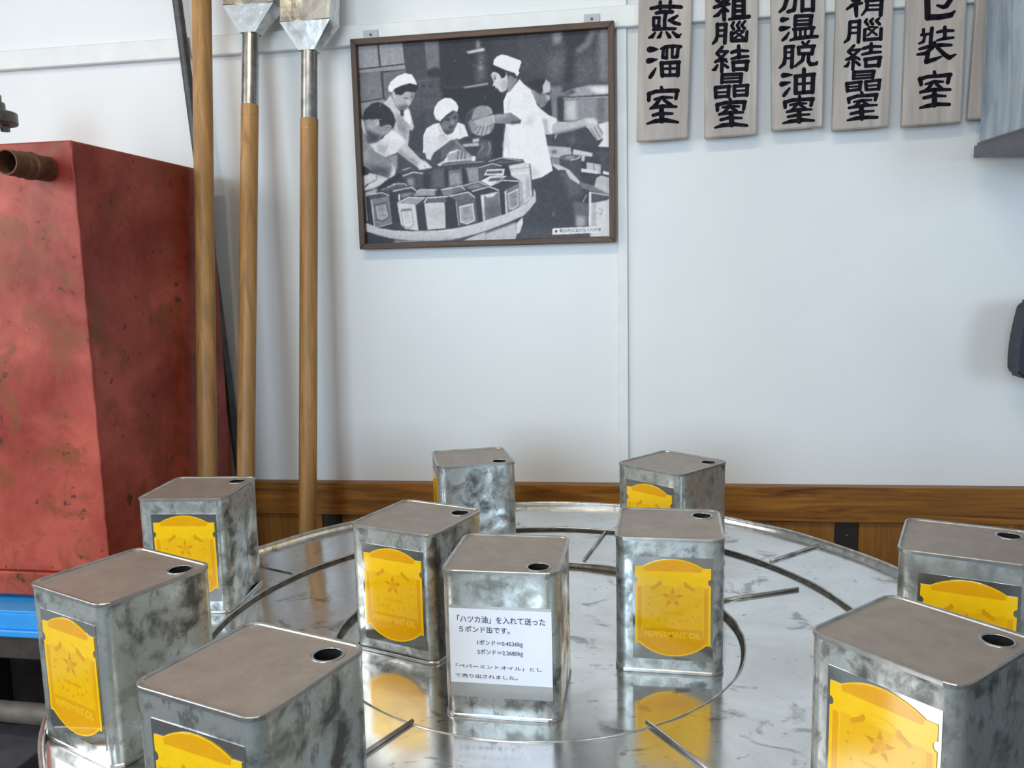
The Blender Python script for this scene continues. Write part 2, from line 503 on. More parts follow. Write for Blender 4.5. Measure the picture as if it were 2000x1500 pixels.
def loop_strip(bm, prof):
    """prof: (outset, z) pairs swept around the can outline"""
    rings = []
    for d, z in prof:
        rings.append([bm.verts.new((x, y, z)) for x, y, _, _ in outline(CW + 2 * d, CR + d)])
    n = len(rings[0])
    for a, b in zip(rings[:-1], rings[1:]):
        for i in range(n): bm.faces.new((a[i], a[(i + 1) % n], b[(i + 1) % n], b[i]))
    return rings

HX, HY, HR = CW / 2 - 0.0223, CW / 2 - 0.0241, 0.0118
def can_lid():
    bm = bmesh.new()
    rs = loop_strip(bm, [(0.0001, CH - 0.0042), (0.0011, CH - 0.0038), (0.0012, CH - 0.0006), (0.0006, CH), (-0.0010, CH), (-0.0020, CH - 0.0007), (-0.0026, CH - 0.0018), (-0.005, CH - 0.0020)])
    hole = [bm.verts.new((HX + HR * math.cos(2 * PI * i / 28), HY + HR * math.sin(2 * PI * i / 28), CH - 0.0020)) for i in range(28)]
    he = [bm.edges.new((hole[i], hole[(i + 1) % 28])) for i in range(28)]
    n = len(rs[-1])
    oe = [bm.edges.get((rs[-1][i], rs[-1][(i + 1) % n])) for i in range(n)]
    bmesh.ops.triangle_fill(bm, use_beauty=True, edges=oe + he)
    return bm

def ringbm(R, r, z, cx, cy, N=32, k=8):
    bm = bmesh.new(); rs = []
    for i in range(N):
        t = 2 * PI * i / N
        rs.append([bm.verts.new((cx + (R + r * math.cos(2 * PI * j / k)) * math.cos(t), cy + (R + r * math.cos(2 * PI * j / k)) * math.sin(t), z + 0.5 * r * math.sin(2 * PI * j / k))) for j in range(k)])
    for i in range(N):
        a, b = rs[i], rs[(i + 1) % N]
        for j in range(k): bm.faces.new((a[j], b[j], b[(j + 1) % k], a[(j + 1) % k]))
    return bm

def arc(x0, x1, z, peak, n=18):
    """points of a circular arc from (x0, z) to (x1, z) whose middle rises by peak"""
    c = (x1 - x0) / 2; h = abs(peak); R = (c * c + h * h) / (2 * h); s = 1 if peak > 0 else -1
    a = math.asin(c / R); mx = (x0 + x1) / 2
    return [(mx + R * math.sin(-a + 2 * a * k / n), z + s * (R * math.cos(-a + 2 * a * k / n) - R + h)) for k in range(n + 1)]

LX = 0.0040                                  # label centre, right of the can's middle
def label_outline(k=0.0):
    w = 0.0447 - k; zt = 0.1412 - k; zb = 0.0445 + k
    pts = [(-w, zt)] + arc(-0.0355 + k, 0.0355 - k, zt, 0.0103) + [(w, zt)]
    nz, nr = 0.1237, 0.0042
    def notch(s):
        q = []
        for j in range(9):
            t = PI / 2 - PI * j / 8
            q.append((s * (w - (nr * 0.8 + k * 0.3) * math.cos(t)), nz + (nr + k) * math.sin(t)))
        return q
    pts += notch(1)
    pts += [(w, zb)] + [(x, z) for x, z in arc(-0.0395 + k, 0.0395 - k, zb, -0.0152)][::-1] + [(-w, zb)]
    pts += notch(-1)[::-1]
    return [(x + LX, z) for x, z in pts]

def poly_face(bm, pts, y):
    vs = [bm.verts.new((x, y, z)) for x, z in pts]
    bm.faces.new(vs)
def quad_poly(bm, pts, y): poly_face(bm, pts, y)

LABEL = {}
def label_meshes():
    YF = -CW / 2
    d = {}
    def fin(nm, bm, m, tri=True):
        for f in bm.faces:
            f.normal_update()
            if f.normal.y > 0: f.normal_flip()
        if tri: bmesh.ops.triangulate(bm, faces=[f for f in bm.faces if len(f.verts) > 4])
        me = bpy.data.meshes.new(nm); bm.to_mesh(me); bm.free(); me.materials.append(m); d[nm] = me
    bm = plate(bmesh.new(), label_outline(), YF - 0.0013, YF - 0.0008); bmesh.ops.recalc_face_normals(bm, faces=bm.faces[:])
    bmesh.ops.triangulate(bm, faces=[f for f in bm.faces if len(f.verts) > 4])
    me = bpy.data.meshes.new('label'); bm.to_mesh(me); bm.free(); me.materials.append(M_yel); d['label'] = me
    y = YF - 0.00145
    # orange ground: upper arch, side bars, lower arch
    bm = bmesh.new()
    poly_face(bm, [(x + LX, z) for x, z in arc(-0.0345, 0.0345, 0.1405, 0.0098)] + [(0.0335 + LX, 0.1362), (-0.0335 + LX, 0.1362)], y)
    for s in (-1, 1):
        a, b = sorted((s * 0.0365 + LX, s * 0.0415 + LX))
        poly_face(bm, [(a, 0.047), (b, 0.047), (b, 0.1165), (a, 0.1165)], y)
    poly_face(bm, [(-0.035 + LX, 0.0645), (0.035 + LX, 0.0645), (0.035 + LX, 0.0618), (-0.035 + LX, 0.0618)], y)
    poly_face(bm, [(x + LX, z) for x, z in arc(-0.0370, 0.0370, 0.0452, -0.0140)] + [(0.0355 + LX, 0.0618), (-0.0355 + LX, 0.0618)], y)
    fin('orange_ground', bm, M_ora)
    bm = bmesh.new()
    poly_face(bm, [(-0.0350 + LX, 0.0645), (0.0350 + LX, 0.0645), (0.0350 + LX, 0.118), (-0.0350 + LX, 0.118)], y)
    fin('golden_panel', bm, M_yel2)
    # star with a round middle
    bm = bmesh.new(); y2 = YF - 0.0016; cx, cz = LX, 0.1035
    for k in range(5):
        t = PI / 2 + k * 2 * PI / 5
        tip = (cx + 0.0135 * math.cos(t), cz + 0.0135 * math.sin(t))
        l = (cx + 0.0060 * math.cos(t - 0.45), cz + 0.0060 * math.sin(t - 0.45))
        r = (cx + 0.0060 * math.cos(t + 0.45), cz + 0.0060 * math.sin(t + 0.45))
        poly_face(bm, [tip, l, r], y2)
    fin('star', bm, M_ora2)
    bm = bmesh.new()
    poly_face(bm, [(cx + 0.0046 * math.cos(2 * PI * k / 20), cz + 0.0046 * math.sin(2 * PI * k / 20)) for k in range(20)], y2)
    fin('star_disc', bm, M_ora)
    # ribbon ends either side of the arched banner
    for s in (-1, 1):
        bm = bmesh.new()
        q = [(s * 0.0125, 0.1215), (s * 0.0150, 0.1245), (s * 0.0175, 0.1212), (s * 0.0265, 0.1150), (s * 0.0240, 0.1120), (s * 0.0140, 0.1182)]
        poly_face(bm, [(x + LX, z) for x, z in q], y2)
        fin('ribbon' if s < 0 else 'ribbon.001', bm, M_orb)
    bm = bmesh.new()
    up_ = arc(-0.0125, 0.0125, 0.1215, 0.0035, 10); lo = arc(-0.0130, 0.0130, 0.1185, 0.0035, 10)
    for a, b, c_, e in zip(up_[:-1], up_[1:], lo[1:], lo[:-1]):
        poly_face(bm, [(a[0] + LX, a[1] + 0.002), (b[0] + LX, b[1] + 0.002), (c_[0] + LX, c_[1]), (e[0] + LX, e[1])], y2)
    fin('banner', bm, M_yel)
    # lettering
    bm = bmesh.new(); add_text(bm, 'PEPPERMINT OIL', -0.0335 + LX, 0.0335 + LX, 0.0528, 0.0606, y2, 0.035); fin('lettering', bm, M_pale, False)
    bm = bmesh.new(); add_text(bm, 'HOKUREN', -0.0145 + LX, 0.0145 + LX, 0.0822, 0.0852, y2, 0.0)
    for x, z in ((-0.024, 0.081), (0.024, 0.081), (0.0, 0.0705), (-0.0085, 0.0745), (0.0085, 0.0745), (-0.017, 0.075), (0.017, 0.0755), (-0.028, 0.0945), (0.028, 0.0945), (-0.027, 0.1025), (0.027, 0.1025)):
        poly_face(bm, [(x + LX + 0.0016 * math.cos(t), z + 0.0016 * math.sin(t)) for t in (0, PI / 2, PI, 3 * PI / 2)], y2)
    fin('small_print', bm, M_orb, False)
    return d
LABEL = label_meshes()

def film_mat():
    m, nt, b = mat_new('clear_film')
    f = noise(nt, coords(nt, rnd=True), 18, 3)
    nt.links.new(ramp(nt, f, [(0.35, (0.42, 0.43, 0.42)), (0.7, (0.56, 0.57, 0.56))]), b.inputs['Base Color'])
    setp(b, metallic=0.9, roughness=0.10)
    bump(nt, b, noise(nt, coords(nt, rnd=True), 14, 2), 0.25, 0.003)
    return m
M_film = film_mat()
bm = box(bmesh.new(), -0.0475 + LX, 0.0475 + LX, -CW / 2 - 0.0006, -CW / 2 + 0.002, 0.018, 0.1470)
bmesh.ops.recalc_face_normals(bm, faces=bm.faces[:])
FILM = bpy.data.meshes.new('film'); bm.to_mesh(FILM); bm.free(); FILM.materials.append(M_film)

M_edge = plain('bare_tin_edge', (0.46, 0.46, 0.45), 0.28, 0.85, 0.2, 60)
bm = can_lid(); bmesh.ops.recalc_face_normals(bm, faces=bm.faces[:])
LID = bpy.data.meshes.new('lid'); bm.to_mesh(LID); bm.free()
LID.materials.append(MATS['lid']); LID.materials.append(M_edge)
for p in LID.polygons:
    if p.center.z > CH - 0.0025 and p.normal.z > 0.8 and max(abs(p.center.x), abs(p.center.y)) < CW / 2 - 0.0028: p.material_index = 0
    else: p.material_index = 1
bm = ringbm(HR + 0.0010, 0.0016, CH - 0.0018, HX, HY)
SPOUT = bpy.data.meshes.new('spout_ring'); bm.to_mesh(SPOUT); bm.free(); SPOUT.materials.append(M_edge)
SPOUT.polygons.foreach_set('use_smooth', [True] * len(SPOUT.polygons))
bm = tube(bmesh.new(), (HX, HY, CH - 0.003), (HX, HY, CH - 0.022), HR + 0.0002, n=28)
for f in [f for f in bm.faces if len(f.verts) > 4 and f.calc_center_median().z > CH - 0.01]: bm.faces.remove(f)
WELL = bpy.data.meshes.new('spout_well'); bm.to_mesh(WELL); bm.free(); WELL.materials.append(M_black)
bm = bmesh.new(); loop_strip(bm, [(0.0, 0.0045), (0.0011, 0.0035), (0.0012, 0.0008), (0.0002, 0.0)])
bmesh.ops.recalc_face_normals(bm, faces=bm.faces[:])
SEAM = bpy.data.meshes.new('bottom_seam'); bm.to_mesh(SEAM); bm.free(); SEAM.materials.append(M_edge)

CANS = [
    ('A', -0.4701, 1.2095, -0.071, Z2, 'square tin can beside the red tank, with a dent low in its right side', [(1, 0, 0.03, 0.06, 0.016, 0.055, 0.008), (1, 0, -0.02, 0.05, 0.012, 0.05, -0.002), (1, 0, 0.02, 0.012, 0.03, 0.02, 0.003)]),
    ('B', -0.4167, 0.8452, -0.554, Z2, 'square tin can in front of the blue beam, yellow label turned to the left', []),
    ('C', -0.2116, 0.6294, -0.472, Z2, 'nearest square tin can, its lid largest and its yellow label cut off below', []),
    ('D', -0.1301, 1.0738, -0.493, Z0, 'square tin can with black stains on its right side, behind the paper labelled can', [(0, -1, 0.0, 0.012, 0.06, 0.018, 0.004)]),
    ('E', -0.0084, 0.9212, -1.737, Z0, 'square tin can with a white paper label in Japanese, middle of the table', []),
    ('F', 0.1947, 1.0180, -0.187, Z0, 'square tin can facing forward with its whole yellow label in sight', []),
    ('G', 0.2573, 1.3210, -0.837, Z1, 'back row square tin can whose label peeks over the can in front', []),
    ('H', -0.0713, 1.3954, -1.393, Z1, 'back row square tin can showing a bare blotched side, its label turned away left', [(0, 0, 0, 0, 1, 1, 0)]),
    ('I', 0.3347, 0.6540, -0.948, Z2, 'front right square tin can with white glare on its yellow label', []),
    ('J', 0.5001, 0.8898, -0.512, Z2, 'square tin can cut off by the right edge, near the wood wainscot', []),
]
M_paper = plain('white_label_paper', (0.80, 0.82, 0.90), 0.5, var=0.02)
M_ink = plain('blue_black_ink', (0.045, 0.055, 0.13), 0.6)
M_tape = label_mat('tape_film', (0.36, 0.36, 0.35), 0.22)

first = None
for key, x, y, rz, z, lab, dents in CANS:
    t = thing('oil_can', lab, 'can', (x, y, z), rz, 'tinplate oil cans on the round table')
    b = obj('body', can_body(dents, ord(key)), tinplate('stained_tinplate', True) if key == 'D' else MATS['tin'], t); sharp(b, 40)
    for nm, me in (('lid', LID), ('bottom_seam', SEAM)):
        o = bpy.data.objects.new(nm, me); C.objects.link(o); o.parent = t
    lid = [c for c in t.children if c.name.startswith('lid')][0]
    lid['label'] = 'dull brownish lid'
    for nm, me in (('spout_ring', SPOUT), ('spout_hole', WELL)):
        o = bpy.data.objects.new(nm, me); C.objects.link(o); o.parent = lid
    fo = bpy.data.objects.new('film', FILM); C.objects.link(fo); fo.parent = t
    la = bpy.data.objects.new('label', LABEL['label']); C.objects.link(la); la.parent = t; la.location = (0, 0, -0.0064); la['label'] = 'yellow printed label with arched top and side notches'
    for nm, me in LABEL.items():
        if nm != 'label':
            o = bpy.data.objects.new(nm.split('.')[0], me); C.objects.link(o); o.parent = la
    if key == 'E':
        # the paper is taped on the side that faces +x; build it facing -y under a turned holder
        def turned(nm, bm, m, parent):
            bmesh.ops.rotate(bm, verts=bm.verts[:], cent=(0, 0, 0), matrix=Matrix.Rotation(PI / 2, 3, 'Z'))
            bmesh.ops.recalc_face_normals(bm, faces=bm.faces[:])
            me = bpy.data.meshes.new(nm); bm.to_mesh(me); bm.free(); me.materials.append(m)
            o = bpy.data.objects.new(nm, me); C.objects.link(o); o.parent = parent; return o
        YF = -CW / 2
        tp = turned('tape', boxbm(-0.0568, 0.0564, YF - 0.0006, YF + 0.002, 0.0255, 0.1303), M_tape, t)
        pp = turned('paper_label', boxbm(-0.0565, 0.0564, YF - 0.0011, YF - 0.0005, 0.0418, 0.1270), M_paper, t)
        pp['label'] = 'white paper label with blue-black Japanese lettering'
        bm = bmesh.new(); yy = YF - 0.00125
        add_text(bm, '「ハツカ油」を入れて送った', -0.0455, 0.0515, 0.1180, 0.1262, yy, 0.014)
        add_text(bm, '５ポンド缶です。', -0.0437, 0.0125, 0.1070, 0.1142, yy, 0.014)
        add_text(bm, '1ポンド＝0.4536㎏', -0.0238, 0.0265, 0.0918, 0.0990, yy, 0.014)
        add_text(bm, '5ポンド＝2.2680㎏', -0.0238, 0.0265, 0.0812, 0.0884, yy, 0.014)
        add_text(bm, '「ペパーミントオイル」とし', -0.0487, 0.0470, 0.0657, 0.0702, yy, 0.014)
        add_text(bm, 'て売り出されました。', -0.0495, 0.0200, 0.0545, 0.0590, yy, 0.014)
        bmesh.ops.translate(bm, verts=bm.verts[:], vec=(-0.0018, 0, -0.0068))
        for f in bm.faces:
            f.normal_update()
            if f.normal.y > 0: f.normal_flip()
        bmesh.ops.rotate(bm, verts=bm.verts[:], cent=(0, 0, 0), matrix=Matrix.Rotation(PI / 2, 3, 'Z'))
        me = bpy.data.meshes.new('lettering'); bm.to_mesh(me); bm.free(); me.materials.append(M_ink)
        o = bpy.data.objects.new('lettering', me); C.objects.link(o); o.parent = pp

# ------------------------------------------------------------------ red tank on its beams
TU0, TU1, TO0, TO1, TZ0, TZ1 = -1.6317, -0.9377, 0.062, 0.516, 0.7119, 1.5031
tank = wall_thing('steel_tank', 'large rust-stained red steel tank against the wall at the left', 'tank', (TU0 + TU1) / 2, (TO0 + TO1) / 2, TZ0)
hw, hd, hh = (TU1 - TU0) / 2, (TO1 - TO0) / 2, TZ1 - TZ0
obj('shell', boxbm(-hw, hw, -hd, hd, 0.044, hh, bev=0.003), MATS['red'], tank)
obj('base_flange', boxbm(-hw, hw + 0.004, -hd - 0.006, hd, 0.0, 0.043, bev=0.002, seg=1), MATS['red'], tank)
bm = bmesh.new()
tube(bm, (hw + 0.0005, -hd - 0.0005, 0.05), (hw + 0.0005, -hd - 0.0005, hh - 0.002), 0.0028, n=8, rows=40, wob=lambda t: Vector((0.0006 * math.sin(t * 190), 0.0006 * math.sin(t * 143), 0)))
obj('weld_seam', bm, MATS['red'], tank, smooth=True)
M_rust = plain('brown_rust', (0.13, 0.055, 0.028), 0.75, 0.25, 0.5, 60, 0.0015)
su, sz = -0.9860 - (TU0 + TU1) / 2, 1.4580 - TZ0
st = obj('pipe_stub', lathe(bmesh.new(), [(0.0185, 0), (0.0205, 0.0), (0.0205, 0.036), (0.0225, 0.038), (0.0225, 0.044), (0.0200, 0.046), (0.0200, 0.058), (0.0215, 0.060), (0.0200, 0.062), (0.0200, 0.092), (0.0178, 0.092), (0.0178, 0.01), (0.0185, 0)], 40), M_rust, tank)
st.location = (su, -hd, sz); st.rotation_euler = (PI / 2, 0, 0)
st['label'] = 'rusty threaded pipe stub'; sharp(st, 30)

# valve with its handwheel standing on the tank
M_iron = plain('grey_iron', (0.16, 0.16, 0.145), 0.5, 0.8, 0.4, 40)
vz = TZ1
valve = wall_thing('valve', 'grey iron flanged valve rising from the top of the red tank', 'valve', -1.2745, 0.30, vz + 0.0)
def vp(name, prof, n=40): return sharp(obj(name, lathe(bmesh.new(), prof, n), M_iron, valve), 30)
vp('stem', [(0.0005, 0), (0.013, 0), (0.013, 0.0785), (0.0005, 0.0785)])
vp('flange', [(0.010, 0.0785), (0.0540, 0.0785), (0.0552, 0.0805), (0.0552, 0.0985), (0.0540, 0.1005), (0.010, 0.1005)])
vp('upper_flange', [(0.010, 0.1025), (0.0345, 0.1025), (0.0355, 0.1045), (0.0355, 0.1175), (0.0345, 0.1195), (0.010, 0.1195)])
for k in range(4):
    t = k * PI / 2 - 0.35
    bx_, by_ = 0.036 * math.cos(t), 0.036 * math.sin(t)
    bm = tube(bmesh.new(), (bx_, by_, 0.0685), (bx_, by_, 0.0784), 0.0085, n=6)
    obj('bolt', bm, M_iron, valve)
vp('neck', [(0.0005, 0.1197), (0.030, 0.1197), (0.030, 0.134), (0.020, 0.137), (0.020, 0.16), (0.0005, 0.165)])

M_blue = plain('blue_steel_paint', (0.04, 0.33, 0.80), 0.38, var=0.08, scale=25)
beam = wall_thing('steel_beam', 'bright blue painted steel channel beam under the red tank', 'beam', (TU0 + TU1) / 2, 0.31, 0.6701)
obj('top_flange', boxbm(-0.345, 0.335, -0.262, 0.24, 0.0290, 0.0340, bev=0.001, seg=1), M_blue, beam)
obj('web', boxbm(-0.345, 0.335, -0.262, -0.256, 0.0, 0.0288, bev=0.001, seg=1), M_blue, beam)
obj('bottom_flange', boxbm(-0.345, 0.335, -0.268, 0.24, -0.0125, -0.0002, bev=0.002, seg=1), M_blue, beam)
obj('spacer', boxbm(-0.345, 0.31, -0.19, 0.22, 0.0342, 0.0416), M_blue, beam)
M_dark = plain('dark_oiled_timber', (0.045, 0.03, 0.026), 0.6, var=0.3, scale=40)
tb = wall_thing('timber_beam', 'dark oiled timber beam on two blocks beneath the blue steel beam', 'beam', (TU0 + TU1) / 2, 0.31, 0.0)
obj('beam', boxbm(-0.345, 0.333, -0.262, 0.24, 0.615, 0.6574, bev=0.003), M_dark, tb)
for s in (-1, 1):
    obj('block', boxbm(s * 0.27 - 0.05, s * 0.27 + 0.05, -0.18, 0.18, 0.0, 0.6148, bev=0.004), M_dark, tb)
obj('shade_backing', boxbm(-0.33, 0.325, 0.1805, 0.20, 0.02, 0.6145), M_dark, tb)  # added dark sheet, standing in for the shade under the tank
M_pipe = plain('dusty_grey_pipe', (0.13, 0.115, 0.095), 0.6, 0.3, 0.3, 30)
pb = wall_thing('pipe', 'dusty grey pipe lying on a dark ledge below the blue beam', 'pipe', -1.165, 0.64, 0.559)
obj('barrel', tube(bmesh.new(), (-0.30, 0.03, -0.014), (0.22, -0.03, 0.015), 0.017, n=20), M_pipe, pb, smooth=False)
sharp(pb.children[0], 40)
M_ledge = plain('dark_slate_ledge', (0.06, 0.06, 0.07), 0.6, var=0.2)
bench = wall_thing('bench', 'low dark bench in front of the tank stand', 'bench', -1.185, 0.69, 0.0)
obj('bench_top', boxbm(-0.30, 0.22, -0.07, 0.07, 0.495, 0.524, bev=0.003), M_ledge, bench)
for sx in (-0.27, 0.19):
    for sy in (-0.05, 0.05):
        obj('leg', boxbm(sx - 0.018, sx + 0.018, sy - 0.018, sy + 0.018, 0, 0.495), M_ledge, bench)

# ------------------------------------------------------------------ poles and scoops against the wall
M_pole = wood('worn_pole_wood', (0.27, 0.125, 0.040), (0.58, 0.31, 0.105), 2, 70, 0.42, (0.3, 0.7), knots=0.6)
def sheet_mat():
    m, nt, b = mat_new('bright_sheet_metal')
    co = coords(nt, rnd=True)
    f1 = noise(nt, co, 16, 6, 0.6, 0.8)
    nt.links.new(ramp(nt, f1, [(0.35, (0.36, 0.35, 0.33)), (0.62, (0.74, 0.72, 0.69))]), b.inputs['Base Color'])
    nt.links.new(ramp(nt, f1, [(0.3, 0.34), (0.7, 0.16)]), b.inputs['Roughness'])
    setp(b, metallic=0.95)
    bump(nt, b, noise(nt, co, 22, 4), 0.35, 0.004)
    return m
M_sheet = sheet_mat()
M_tube = plain('grey_ferrule', (0.40, 0.39, 0.375), 0.28, 0.95, 0.35, 45, 0.0008)

def rel(u, o, z, base): return Vector((u - base[0], -(o - base[1]), z - base[2]))
def leaning(name, label, pts, r, group=None):
    """thing whose origin is the foot of a pole given by two (u, o, z) points"""
    (u1, o1, z1), (u0, o0, z0) = pts
    k = (0.002 - z0) / (z1 - z0)
    foot = (u0 + (u1 - u0) * k, o0 + (o1 - o0) * k, 0.0)
    t = wall_thing(name, label, 'pole' if 'pole' in name else ('scoop' if 'scoop' in name else 'bar'), *foot, group)
    return t, foot

def along(a, b, z):
    k = (z - a[2]) / (b[2] - a[2]); return tuple(a[i] + (b[i] - a[i]) * k for i in range(2)) + (z,)

def scoop(label, p_top, p_bot, z_ferr, z_neck, z_lip, hr, fr, hwid, dep, yaw, xoff=0.0):
    t, foot = leaning('long_scoop', label, (p_top, p_bot), hr, 'long handled scoops leaning on the wall')
    q = lambda z: rel(*along(p_top, p_bot, z), foot)
    o = obj('handle', tube(bmesh.new(), q(0.002), q(z_ferr + 0.02), hr * 1.04, hr, 28, rows=12), M_pole, t); sharp(o, 40)
    fe = obj('ferrule', tube(bmesh.new(), q(z_ferr), q(z_neck), fr, fr * 0.95, 28, caps=False, rows=4), M_tube, t); sharp(fe, 40)
    obj('rolled_edge', ringbm(fr, 0.0012, 0, 0, 0, 28, 6), M_tube, fe, smooth=True)
    fe.children[0].location = q(z_ferr)
    # tapered throat: round at the neck, rectangular at the lip; then an open pan
    c0 = q(z_neck); c1 = q(z_lip) + Vector((xoff, 0, 0)); dirv = (q(z_lip + 0.16) - q(z_lip))
    rot = Matrix.Rotation(yaw, 3, 'Z')
    bm = bmesh.new()
    cs = [(-1, -1), (1, -1), (1, 1), (-1, 1)]
    r0 = [bm.verts.new(c0 + rot @ Vector((x * fr * 0.92, y * fr * 0.92, 0))) for x, y in cs]
    r1 = [bm.verts.new(c1 + rot @ Vector((x * hwid, y * dep / 2, 0))) for x, y in cs]
    for i in range(4): bm.faces.new((r0[i], r0[(i + 1) % 4], r1[(i + 1) % 4], r1[i]))
    th = obj('throat', bm, M_sheet, t)
    md = th.modifiers.new('thickness', 'SOLIDIFY'); md.thickness = 0.0012
    # pan walls
    bm = bmesh.new()
    def wallp(a, b):
        a, b = Vector(a), Vector(b)
        v = [bm.verts.new(c1 + rot @ a), bm.verts.new(c1 + rot @ b), bm.verts.new(c1 + dirv + rot @ b), bm.verts.new(c1 + dirv + rot @ a)]
        bm.faces.new(v)
    w, d = hwid, dep / 2
    wallp((-w, -d, 0), (-w, d, 0)); wallp((-w, d, 0), (w, d, 0)); wallp((w, d, 0), (w, -d, 0))
    bmesh.ops.remove_doubles(bm, verts=bm.verts[:], dist=1e-5)
    pn = obj('pan', bm, M_sheet, t)
    md = pn.modifiers.new('thickness', 'SOLIDIFY'); md.thickness = 0.0014
    bm = bmesh.new(); tube(bm, c1 + rot @ Vector((-w, -d, 0)), c1 + rot @ Vector((w, -d, 0)), 0.0012, n=8)
    obj('lip', bm, M_sheet, t, smooth=True)
    return t

scoop('long handled sheet metal scoop with a dark ferrule, middle of the leaning poles', (-0.8212, 0.070, 1.7909), (-0.8319, 0.2, 0.8621), 1.6108, 1.7810, 1.8360, 0.0182, 0.0180, 0.0545, 0.055, 0.05, 0.005)
scoop('long handled sheet metal scoop with a shiny ferrule, leaning nearest the framed photograph', (-0.6905, 0.078, 1.7348), (-0.7188, 0.16, 0.7299), 1.5775, 1.7360, 1.7918, 0.0187, 0.0177, 0.0540, 0.055, 0.0, 0.001)
t, foot = leaning('wooden_pole', 'plain thick wooden pole leaning in front of the red tank corner', ((-0.9115, 0.1, 1.8472), (-0.9076, 0.22, 0.8659)), 0.02)
q = lambda z: rel(*along((-0.9115, 0.1, 1.8472), (-0.9076, 0.22, 0.8659), z), foot)
sharp(obj('shaft', tube(bmesh.new(), q(0.002), q(2.10), 0.0208, 0.0195, 28, rows=14), M_pole, t), 40)
t, foot = leaning('iron_bar', 'slim dark iron bar slanting behind the thick wooden pole', ((-1.0064, 0.030, 1.8750), (-0.9431, 0.040, 1.0312)), 0.01)
M_bar = plain('dark_iron_bar', (0.085, 0.085, 0.085), 0.5, 0.6, 0.3, 40)
q = lambda z: rel(*along((-1.0064, 0.030, 1.8750), (-0.9431, 0.040, 1.0312), z), foot)
sharp(obj('shaft', tube(bmesh.new(), q(0.002), q(2.05), 0.0105, 0.0105, 16, rows=4), M_bar, t), 40)

# ------------------------------------------------------------------ wooden name boards
SIGNS = [
    ((-0.0119, 0.0932, -0.0169, 0.0854, 1.5280), 1, 'weathered wooden name board with three large characters, next to the framed photograph'),
    ((0.1189, 0.2196, 0.1188, 0.2205, 1.5285), 2, 'weathered wooden name board with five characters, second from the framed photograph'),
    ((0.2438, 0.3451, 0.2500, 0.3453, 1.5370), 3, 'greyish wooden name board with five characters, third from the framed photograph'),
    ((0.3659, 0.4696, 0.3647, 0.4693, 1.5315), 4, 'weathered wooden name board with five characters, fourth from the framed photograph'),
    ((0.4945, 0.6011, 0.4937, 0.6002, 1.5330), 5, 'weathered wooden name board with three characters, nearest the grey-blue cabinet'),
    ((0.6198, 0.7200, 0.6129, 0.7120, 1.5400), 0, 'wooden name board mostly hidden behind the grey-blue cabinet'),
]
